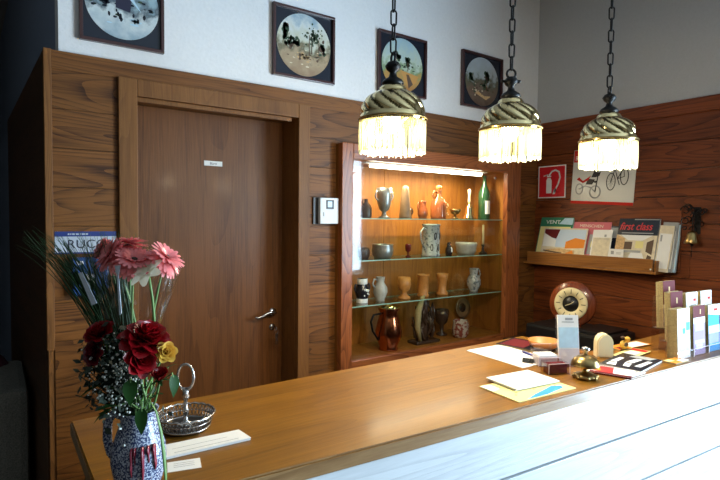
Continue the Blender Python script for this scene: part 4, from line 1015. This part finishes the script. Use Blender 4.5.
# cellophane sleeve round the stems
bm = bmesh.new(); random.seed(9); rows = []
for j in range(8):
    q = j / 7; row = []
    for i in range(33):
        a = PI * .95 + (PI * 1.6) * i / 32 - PI * .25; R = .022 + .062 * q ** .9 + random.uniform(-.004, .004) * (.4 + q)
        row.append(bm.verts.new(BV(-.008 + R * math.cos(a) * (1.0), .004 + R * .55 * math.sin(a), .235 + .185 * q + (random.uniform(-.012, .012) if j == 7 else 0))))
    rows.append(row)
for a, b in zip(rows, rows[1:]):
    for i in range(32): bm.faces.new((a[i], a[i + 1], b[i + 1], b[i]))
tag(obj('cellophane_wrap', bm, 'cello'), 'crinkled clear cellophane sleeve around the flower stems', 'wrap')
t = thing('flower_food_sachet', 'narrow white plastic strip hanging among the pink flower stems', 'strip', loc=BV(-.012, -.05, .41), rz=-yaw)
bm = bmesh.new(); pts = [(-.005, .006), (.005, .008), (.0015, -.01), (.006, -.075), (.002, -.078), (-.0015, -.01)]
prism(bm, pts, -.0006, .0006, mat=Matrix.Rotation(PI / 2, 4, 'X')); obj('strip', bm, 'signwhite', t)
t = thing('tag_sheet', 'pale blue plastic sheet sticking out left of the flower stems', 'sheet', loc=BV(-.073, -.03, .375), rz=-yaw)
bm = bmesh.new(); prism(bm, [(-.017, .026), (-.010, .028), (.015, -.026), (.006, -.03)], -.0006, .0006, mat=Matrix.Rotation(PI / 2, 4, 'X')); obj('sheet', bm, 'signwhite', t)

# pierced metal basket with a ring handle
bk = thing('metal_basket', 'pierced dark silver basket with a tall ring handle behind the speckled pitcher', 'basket', loc=(.365, 1.232, CT), rz=-yaw)
bm = bmesh.new()
lathe(bm, [(0, 0), (.05, 0), (.055, .004), (.052, .008), (0, .006)], 40); obj('base_plate', bm, 'silverd', bk)
bm = bmesh.new()
for i in range(40):
    a = 2 * PI * i / 40
    for sgn in (1, -1):
        pp = []
        for s in range(5):
            q = s / 4; R = .054 + .011 * q; b = a + sgn * q * .16; pp.append((R * math.cos(b), R * math.sin(b), .005 + .03 * q))
        tube(bm, pp, .0014, 5)
obj('pierced_wall', bm, 'silverd', bk)
bm = bmesh.new()
for R, z, r in ((.066, .036, .0028), (.0605, .022, .0016), (.0555, .007, .0024)):
    tube(bm, [(R * math.cos(a), R * math.sin(a), z + (.0012 * math.cos(a * 20) if r > .0025 else 0)) for a in [i * 2 * PI / 80 for i in range(80)]], r, 6, True)
obj('rim', bm, 'silver', bk)
obj('post', one(lathe, [(.0, .006), (.018, .007), (.012, .014), (.005, .02), (.005, .036), (.009, .042), (.005, .05), (.005, .07), (.01, .077), (.006, .085), (.008, .09), (0, .093)], 18), 'silver', bk)
bm = bmesh.new(); tube(bm, [(.019 * math.cos(a), 0, .122 + .031 * math.sin(a)) for a in [i * 2 * PI / 28 for i in range(28)]], .0034, 8, True)
tube(bm, [(.006, 0, .088), (.008, 0, .098), (0, 0, .095)], .002, 6); tube(bm, [(-.006, 0, .088), (-.008, 0, .098), (0, 0, .095)], .002, 6)
obj('ring_handle', bm, 'silver', bk)

t = thing('white_booklet', 'long narrow white booklet lying in front of the metal basket', 'booklet', flat(.372, 1.116, CT, math.radians(-2)))
bm = bmesh.new(); prism(bm, [(-.088, -.03), (.094, -.03), (.086, .026), (-.085, .031)], .0005, .0055); obj('pages', bm, 'white', t)
bm = bmesh.new(); prism(bm, [(-.089, -.031), (.095, -.031), (.087, .027), (-.086, .032)], .0057, .0064); obj('cover', bm, 'white', t)
bm = bmesh.new(); box(bm, -.07, -.02, .0065, .07, -.0185, .0067); box(bm, -.07, .0, .0065, .05, .001, .0067); obj('ruled_line', bm, 'greyp', t)
t = thing('white_card', 'small white card on the counter beside the speckled pitcher', 'card', flat(.306, 1.045, CT, math.radians(-14)))
obj('card_sheet', one(box, -.032, -.022, .0003, .032, .022, .0012), 'white', t)
bm = bmesh.new()
for y in (.01, .002, -.006): box(bm, -.02, y, .0013, .02, y + .001, .0015)
obj('small_print', bm, 'greyp', t)

t = thing('paper_sheet', 'large white sheet of paper at the back of the counter, with the pen on it', 'paper', flat(1.555, 1.24, CT, math.radians(-3)))
obj('sheet', one(box, -.092, -.135, .0004, .092, .135, .0024), 'white', t)
t = thing('pen', 'dark blue pen lying on the large white sheet', 'pen', mat3((1.61, 1.19, CT + .0068), (-.26, -.965, 0), (.965, -.26, 0), (0, 0, 1)))
bm = bmesh.new(); R90 = Matrix.Rotation(PI / 2, 4, 'Y'); lathe(bm, [(0, -.05), (.004, -.048), (.0042, .03), (.002, .042), (.0006, .048), (0, .048)], 12, mat=R90); obj('barrel', bm, 'penblue', t)
obj('pen_clip', one(box, -.045, -.001, .0042, -.01, .001, .0055), 'silver', t)
t = thing('binder_clip', 'black binder clip lying at the front edge of the large white sheet', 'clip', flat(1.528, 1.142, CT + .0025, math.radians(25)))
bm = bmesh.new(); prism(bm, [(-.012, 0), (.012, 0), (.004, .014), (-.004, .014)], -.018, .018, mat=Matrix.Rotation(PI / 2, 4, 'X')); obj('clip_body', bm, 'black', t)
bm = bmesh.new(); tube(bm, [(.0, -.008, .012), (-.02, -.006, .01), (-.032, 0, .006), (-.02, .006, .01), (0, .008, .012)], .0014, 6); tube(bm, [(.012, -.008, .003), (.034, -.005, .004), (.045, 0, .003), (.034, .005, .004), (.012, .008, .003)], .0014, 6); obj('lever', bm, 'black', t)

t = thing('maroon_magazine', 'maroon and black magazine lying under the wooden bowl at the back edge of the counter', 'magazine', flat(1.735, 1.285, CT, math.radians(12)))
obj('pages', one(box, -.074, -.11, .0004, .074, .11, .006), 'oliveed', t)
c = obj('cover', one(box, -.075, -.111, .0061, .075, .111, .0068), 'mat', t)
bm = bmesh.new(); box(bm, -.065, .0, .0069, .06, .1, .0072); box(bm, -.06, -.09, .0069, .0, -.03, .0072); obj('cover_print', bm, 'maroon', c)
t = thing('wooden_bowl', 'shallow honey-coloured wooden bowl behind the clear card holders', 'bowl', loc=(1.735, 1.225, CT + .0073))
obj('body', one(lathe, cup_in([(0, 0), (.035, 0), (.05, .01), (.06, .032)], .004), 36), 'orangecup', t)

t = thing('town_map', 'yellow folded map with a blue river, under the white papers near the counter edge', 'map', flat(1.297, .969, CT, math.radians(-4)))
obj('sheet', one(box, -.122, -.077, .0004, .122, .077, .003), 'yellowp', t)
bm = bmesh.new()
prism(bm, [(-.085, -.074), (.0, -.073), (.09, -.056), (.1, -.04), (.07, -.028), (.03, -.04), (-.03, -.055)], .0031, .0034, 0)
prism(bm, [(-.12, .02), (-.08, .03), (-.085, .07), (-.12, .075)], .0031, .0034, 1)
for q in range(10): blob_x = random.uniform(-.1, .1); prism(bm, disc_pts(blob_x, random.uniform(-.035, .06), .004, 8), .0035, .0037, 2)
obj('map_print', bm, ['bluep', 'paleblue', 'ochre'], t)
t = thing('paper_stack', 'thin stack of blank white sheets lying on the yellow map', 'paper', flat(1.33, 1.012, CT + .0038, math.radians(-6)))
for k, (a, b) in enumerate(((0, 0), (.003, -.004), (-.003, .003))): obj('sheet', one(box, -.09 + a, -.058 + b, k * .0028, .09 + a, .058 + b, k * .0028 + .0026), 'white', t)

# clear holders
def acrylic_box(t, w, d, h, hf, th=.002, name='holder'):
    bm = bmesh.new()
    box(bm, -w / 2, d / 2 - th, 0, w / 2, d / 2, h); box(bm, -w / 2, -d / 2, 0, w / 2, -d / 2 + th, hf)
    box(bm, -w / 2, -d / 2 + th, 0, -w / 2 + th, d / 2 - th, hf); box(bm, w / 2 - th, -d / 2 + th, 0, w / 2, d / 2 - th, hf); box(bm, -w / 2 + th, -d / 2 + th, 0, w / 2 - th, d / 2 - th, th)
    o = obj(name, bm, 'acrylic', t)
    bm = bmesh.new(); e = .0016
    for x in (-w / 2, w / 2): box(bm, x - e / 2, -d / 2 - e / 2, 0.001, x + e / 2, -d / 2 + e / 2, hf)
    box(bm, -w / 2, -d / 2 - e / 2, hf - e, w / 2, -d / 2 + e / 2, hf + .0002); box(bm, -w / 2, d / 2 - e / 2, h - e, w / 2, d / 2 + e / 2, h + .0002)
    obj('polished_edge', bm, 'acredge', o); return o
t = thing('card_holder', 'low clear acrylic holder with dark maroon cards, left of the brass bell', 'card holder', flat(1.508, 1.02, CT, math.radians(-24)))
acrylic_box(t, .075, .05, .042, .036)
t2 = thing('business_card_pack', 'pack of dark maroon cards inside the low clear holder', 'cards', flat(1.508, 1.02, CT + .0021, math.radians(-24)))
bm = bmesh.new()
for k in range(9): box(bm, -.034, -.016 + k * .0035, 0, .034, -.0138 + k * .0035, .03 + .0 * k)
obj('card', bm, 'maroon', t2)
t = thing('tall_card_holder', 'tall clear acrylic holder with a white card, in front of the wooden bowl', 'card holder', flat(1.565, 1.10, CT, math.radians(-28)))
acrylic_box(t, .075, .06, .065, .032)
t2 = thing('white_card_pack', 'stack of white cards lying in the tall clear holder', 'cards', flat(1.565, 1.10, CT + .0021, math.radians(-28)))
bm = bmesh.new()
for k in range(6): box(bm, -.033, -.026, k * .006, .033, .025, k * .006 + .0055)
obj('card', bm, 'white', t2)
ls = thing('leaflet_stand', 'clear leaflet stand with a tall pale blue leaflet, beside the brass bell', 'leaflet stand', flat(1.635, 1.055, CT, math.radians(-36)))
bm = bmesh.new(); tl = Matrix.Rotation(-.16, 4, 'X')
box(bm, -.042, -.002, 0, .042, .0, .17, mat=tl); box(bm, -.042, -.04, 0, .042, .01, .002); box(bm, -.042, -.026, .002, .042, -.024, .055, mat=tl); obj('holder', bm, 'acrylic', ls)
t = thing('pale_blue_leaflet', 'tall leaflet with a pale blue picture in the clear stand', 'leaflet', flat(1.635, 1.055, CT + .0025, math.radians(-36)))
bm = bmesh.new(); box(bm, -.036, -.012, .002, .036, -.005, .168, mat=tl); pg = obj('paper', bm, 'white', t)
bm = bmesh.new(); box(bm, -.034, -.0128, .055, .034, -.0121, .125, mat=tl); obj('cover_photo', bm, 'paleblue', pg)
bm = bmesh.new(); box(bm, -.022, -.0126, .142, .02, -.0121, .145, mat=tl); box(bm, -.01, -.0126, .15, .016, -.0121, .158, mat=tl); obj('heading', bm, 'greyp', pg)

bl = thing('desk_bell', 'old brass reception bell with a push button on an ornate foot', 'bell', loc=(1.535, .930, CT))
bm = bmesh.new(); lathe(bm, [(0, 0.004), (.036, .004), (.038, .009), (.028, .015), (.012, .02), (.007, .026), (.0065, .05), (0, .05)], 28)
for i in range(8):
    a = i * PI / 4; ball(bm, (.034 * math.cos(a), .034 * math.sin(a), .007), .0072, 2, (1, 1, .95))
obj('foot', bm, 'brassold', bl)
bm = bmesh.new(); lathe(bm, [(.0425, .04), (.044, .042), (.042, .052), (.034, .064), (.02, .072), (0, .0745), ], 36, cap=False); lathe(bm, [(0, .071), (.02, .069), (.033, .061), (.041, .05), (.0425, .04)], 36, cap=False); obj('gong', bm, 'brassold', bl)
obj('push_button', one(lathe, [(0, .073), (.005, .073), (.005, .086), (.012, .09), (.013, .096), (.008, .1), (0, .101)], 18), 'silver', bl)

# magazines, cream holder and figure right of the bell
def flatmag(name, label, cat, x, y, rz, w, h, th, cover, prints, pages='white', z=0.):
    t = thing(name, label, cat, flat(x, y, CT + z, rz))
    obj('pages', one(box, -w / 2 + .001, -h / 2 + .001, .0004, w / 2 - .001, h / 2 - .001, th - .0006), pages, t)
    c = obj('cover', one(box, -w / 2, -h / 2, th - .0005, w / 2, h / 2, th), cover, t)
    if prints:
        mats = [m for m, _ in prints]; bm = bmesh.new()
        for i, (m, pts) in enumerate(prints): prism(bm, pts, th + .0001 + i * .00012, th + .0003 + i * .00012, i)
        obj('cover_print', bm, mats, c)
    return t
flatmag('black_magazine', 'black magazine with bold white lettering, lying between the brass bell and the leaflet rack', 'magazine', 1.83, .935, math.radians(8), .21, .135, .008, 'mat',
        [('white', [(-.095, .05), (-.06, .052), (-.05, .03), (-.09, .02)]), ('white', [(-.045, .055), (.03, .05), (.03, .035), (-.045, .035)]), ('white', [(-.08, .0), (-.03, .01), (-.03, -.012), (-.08, -.02)]), ('white', [(-.02, .012), (.05, .0), (.05, -.02), (-.02, -.012)]), ('greyp', [(.06, .03), (.1, .02), (.1, -.05), (.06, -.04)]), ('white', [(-.06, -.03), (.04, -.04), (.04, -.055), (-.06, -.05)])])
flatmag('red_leaflet', 'white and red leaflet lying against the left of the black magazine', 'leaflet', 1.665, .915, math.radians(20), .10, .13, .006, 'white',
        [('red', [(-.045, -.01), (.045, .0), (.045, .055), (-.02, .06)]), ('maroon', [(-.05, -.065), (-.03, -.065), (-.03, .06), (-.05, .06)]), ('orange', [(-.02, .03), (.01, .035), (.01, .06), (-.02, .058)])], 'maroon')
flatmag('white_leaflet', 'white leaflet at the counter front edge beside the brass bell', 'leaflet', 1.70, .865, math.radians(-2), .10, .035, .005, 'white', [('greyp', [(.01, -.005), (.03, -.005), (.03, .008), (.01, .008)])])
BG = 'flat brochures behind the black magazine'
for lab, x, y, rz, w, h, cv, pr, z in (
    ('cream brochure lying next to the cream arch holder', 1.955, 1.0, 5, .18, .07, 'yellowp', [('redp', rect(.05, -.03, .085, .03)), ('white', rect(-.08, -.02, .04, .02))], 0),
    ('orange and white brochure farthest back behind the cream arch holder', 2.07, 1.07, -6, .2, .06, 'orange', [('white', rect(-.02, -.028, .09, .028)), ('maroon', rect(-.09, -.028, -.06, .0))], 0),
    ('orange brochure in front of the leaflet rack', 1.99, .858, -3, .09, .045, 'orange', [('white', rect(.0, -.022, .045, .0)), ('yellowp', rect(-.045, .0, -.01, .022))], 0)):
    t = flatmag('brochure', lab, 'brochure', x, y, math.radians(rz), w, h, .006, cv, pr, 'oliveed', z); t['group'] = BG
ch = thing('cream_arch_holder', 'cream arch-shaped upright holder with small holes, behind the black magazine', 'holder', flat(1.84, 1.045, CT, math.radians(-40)))
bm = bmesh.new(); pts = [(-.029, 0), (.029, 0)] + [(.029 * math.cos(a) * 1, .05 + .036 * math.sin(a)) for a in [i * PI / 14 for i in range(15)]]
prism(bm, pts, -.022, .022, mat=Matrix.Rotation(PI / 2, 4, 'X'))
bmesh.ops.bevel(bm, geom=[e for e in bm.edges if abs(e.verts[0].co.y - e.verts[1].co.y) < 1e-6], offset=.004, segments=2, affect='EDGES'); obj('body', bm, 'cream', ch)
bm = bmesh.new()
for k in range(5): lathe(bm, [(0, 0), (.0025, 0), (.0025, .0008), (0, .0009)], 8, mat=Matrix.Translation((.0292, .0, .012 + k * .009)) @ Matrix.Rotation(PI / 2, 4, 'Y'))
obj('hole', bm, 'brownp', ch)
dk = thing('bird_figurine', 'tiny yellow bird figure with a dark wing behind the cream arch holder', 'figurine', flat(1.985, 1.075 - .03, CT + .0065, 0))
bm = bmesh.new(); ball(bm, (0, 0, .018), .018, 2, (1.2, .8, 1)); ball(bm, (.018, -.004, .038), .011, 2); obj('body', bm, 'yellow', dk)
bm = bmesh.new(); ball(bm, (-.008, -.013, .022), .011, 2, (1.2, .4, .8)); ball(bm, (-.01, 0, .048), .009, 1, (1.4, .8, .6)); obj('wing', bm, 'brownp', dk)
bm = bmesh.new(); lathe(bm, [(.004, 0), (0, .012)], 8, mat=Matrix.Translation((.028, -.004, .038)) @ Matrix.Rotation(PI / 2, 4, 'Y')); obj('beak', bm, 'orange', dk)

# leaflet rack at the right end
rk = thing('leaflet_rack', 'stepped clear acrylic rack full of leaflets at the right end of the counter', 'rack', loc=(2.195, .90, CT), rz=ang)
bm = bmesh.new(); TI = ((-.045, .0), (.007, .05), (.05, .09)); SH = (0, .05, .075)
xs = [-.18, -.07, .04, .15, .26]
for i, (y, z) in enumerate(TI):
    box(bm, xs[0] + SH[i], y - .004, z, xs[-1], y - .002, z + .03); box(bm, xs[0] + SH[i], y + .039, 0, xs[-1], y + .041, z + .12)
    if z: box(bm, xs[0] + SH[i], y - .0015, z - .002, xs[-1], y + .0385, z)
for x in xs[1:]: box(bm, x - .001, -.049, 0, x + .001, -.0495 + .13, .05)
obj('body', bm, 'acrylic', rk)
bm = bmesh.new()
for i, (y, z) in enumerate(TI): box(bm, xs[0] + SH[i], y - .0055, z + .0285, xs[-1], y - .0041, z + .03)
for x in xs: box(bm, x - .001, -.052, .0, x + .001, -.0497, .03)
obj('polished_edge', bm, 'acredge', rk)
RG = 'leaflets in the clear counter rack'
def leaflet(col, tier, h, n, cover, prints, label, pages='oliveed', cat='leaflet'):
    y, z = TI[tier]; x = (xs[col] + xs[col + 1]) / 2 + SH[tier]
    t = thing('rack_leaflet', label, cat, Matrix.Translation((2.195, .90, CT)) @ Matrix.Rotation(ang, 4, 'Z') @ mat3((x, y + .001, z + .0012), (1, 0, 0), (0, .05, .9987), (0, -.9987, .05)), group=RG)
    w = .085; th = n * .002
    bm = bmesh.new()
    for k in range(n): box(bm, -w / 2 + random.uniform(-.001, .001), 0, -.0019 - k * .002, w / 2, h - random.uniform(0, .006), -.0004 - k * .002)
    obj('pages', bm, pages, t)
    c = obj('cover', one(box, -w / 2, .0, -.0003, w / 2, h, .0002), cover, t)
    mats = [m for m, _ in prints]; bm = bmesh.new()
    for i, (m, pts) in enumerate(prints): prism(bm, pts, .0003 + i * .00012, .0005 + i * .00012, i)
    if prints: obj('cover_print', bm, mats, c)
    else: bm.free()
    return t
leaflet(0, 0, .182, 20, 'white', [('teal', rect(-.01, .09, .01, .11)), ('teal', rect(.015, .1, .04, .13)), ('bluep', rect(-.02, .04, .03, .045)), ('paleblue', rect(-.03, .02, .035, .09)), ('yellowp', rect(-.03, .1, -.02, .108))], 'thick stack of white leaflets with teal spots, front left of the rack')
leaflet(1, 0, .185, 8, 'violet', [('maroon', rect(-.042, .14, .042, .185)), ('white', rect(-.042, .118, .042, .14)), ('paleblue', rect(-.03, .09, .03, .118)), ('tan', rect(.004, .152, .012, .17)), ('signwhite', rect(-.035, .042, .035, .055)), ('signwhite', rect(-.025, .02, .02, .04))], 'violet leaflet with a maroon top, second in the front row of the rack')
leaflet(2, 0, .18, 8, 'bluep', [('white', [(-.042, .145), (.05, .135), (.05, .18), (-.042, .18)]), ('blue', rect(-.042, .03, .042, .07)), ('redp', rect(.0, .155, .03, .165)), ('paleblue', rect(-.042, .07, .042, .1))], 'blue leaflet with a white head, front row right of the violet leaflet')
leaflet(3, 0, .18, 8, 'bluep', [('white', rect(-.042, .14, .042, .18)), ('paleblue', rect(-.042, .042, .042, .1))], 'blue leaflet at the far right of the rack front row')
leaflet(0, 1, .185, 12, 'maroon', [('tan', rect(-.004, .14, .006, .162)), ('tan', rect(-.042, .0, .042, .1))], 'maroon stack of leaflets in the middle row of the rack, left')
leaflet(1, 1, .175, 8, 'white', [('redp', rect(.01, .14, .03, .15)), ('greyp', rect(-.01, .12, .03, .126)), ('bluep', rect(-.042, .0, .042, .09))], 'white leaflet in the middle row of the rack, behind the violet one')
leaflet(2, 1, .175, 8, 'white', [('redp', rect(.01, .14, .03, .15)), ('bluep', rect(-.042, .0, .042, .08))], 'white leaflet in the middle row of the rack, behind the blue one')
leaflet(0, 2, .18, 14, 'maroon', [('tan', rect(-.004, .135, .006, .157)), ('white', rect(-.042, .0, .042, .09))], 'maroon stack of leaflets in the rear row of the rack, topmost')

# ------------------------------------------------------------------ dark corridor: armchair with a cushion
ac = thing('armchair', 'woven grey armchair in the dark corridor at the left', 'armchair', loc=(-.32, 3.3, 0))
obj('seat', one(box, -.31, -.3, .12, .31, .4, .43, .04), 'fabric', ac)
obj('backrest', one(box, -.31, .41, .12, .31, .6, .70, .05), 'fabric', ac)
for s in (-1, 1):
    obj('armrest', one(box, s * .38 - .065, -.32, .1, s * .38 + .065, .35, .655, .035), 'fabric', ac)
for x in (-.38, .38):
    for y in (-.27, .54): obj('leg', one(box, x - .025, y - .025, 0, x + .025, y + .025, .1), 'oakSide', ac)
cu = thing('cushion', 'dark red cushion leaning on the armchair backrest', 'cushion', mat3((-.12, 3.55, .60), (1, 0, 0), (0, .3, .954), (0, -.954, .3)))
bm = bmesh.new(); ball(bm, (0, 0, 0), .17, 3, (1.1, 1, .42)); obj('cover', bm, 'redcush', cu)

# ------------------------------------------------------------------ light
def area(name, loc, size, sy, energy, col, rot):
    l = bpy.data.lights.new(name, 'AREA'); l.shape = 'RECTANGLE'; l.size = size; l.size_y = sy; l.energy = energy; l.color = col
    o = bpy.data.objects.new(name, l); COL.objects.link(o); o.location = loc; o.rotation_euler = rot; return o
area('daylight', (3.62, -.915, 1.2), 2.2, 1.9, 480, (.60, .80, 1.0), (0, PI / 2, 0))       # sky light through the terrace door
area('cabinet_light', ((ix0 + ix1) / 2 + .05, YF + .14, iz1 - .03), .95, .03, 15, (1, .86, .58), (0, 0, 0))
W = bpy.data.worlds.new('world'); S.world = W; W.use_nodes = True
bg = W.node_tree.nodes['Background']; bg.inputs[0].default_value = (.6, .75, 1, 1); bg.inputs[1].default_value = .2
S.view_settings.view_transform = 'Standard'; S.view_settings.look = 'None'; S.view_settings.gamma = 1; S.view_settings.exposure = 0
S.view_settings.use_curve_mapping = False
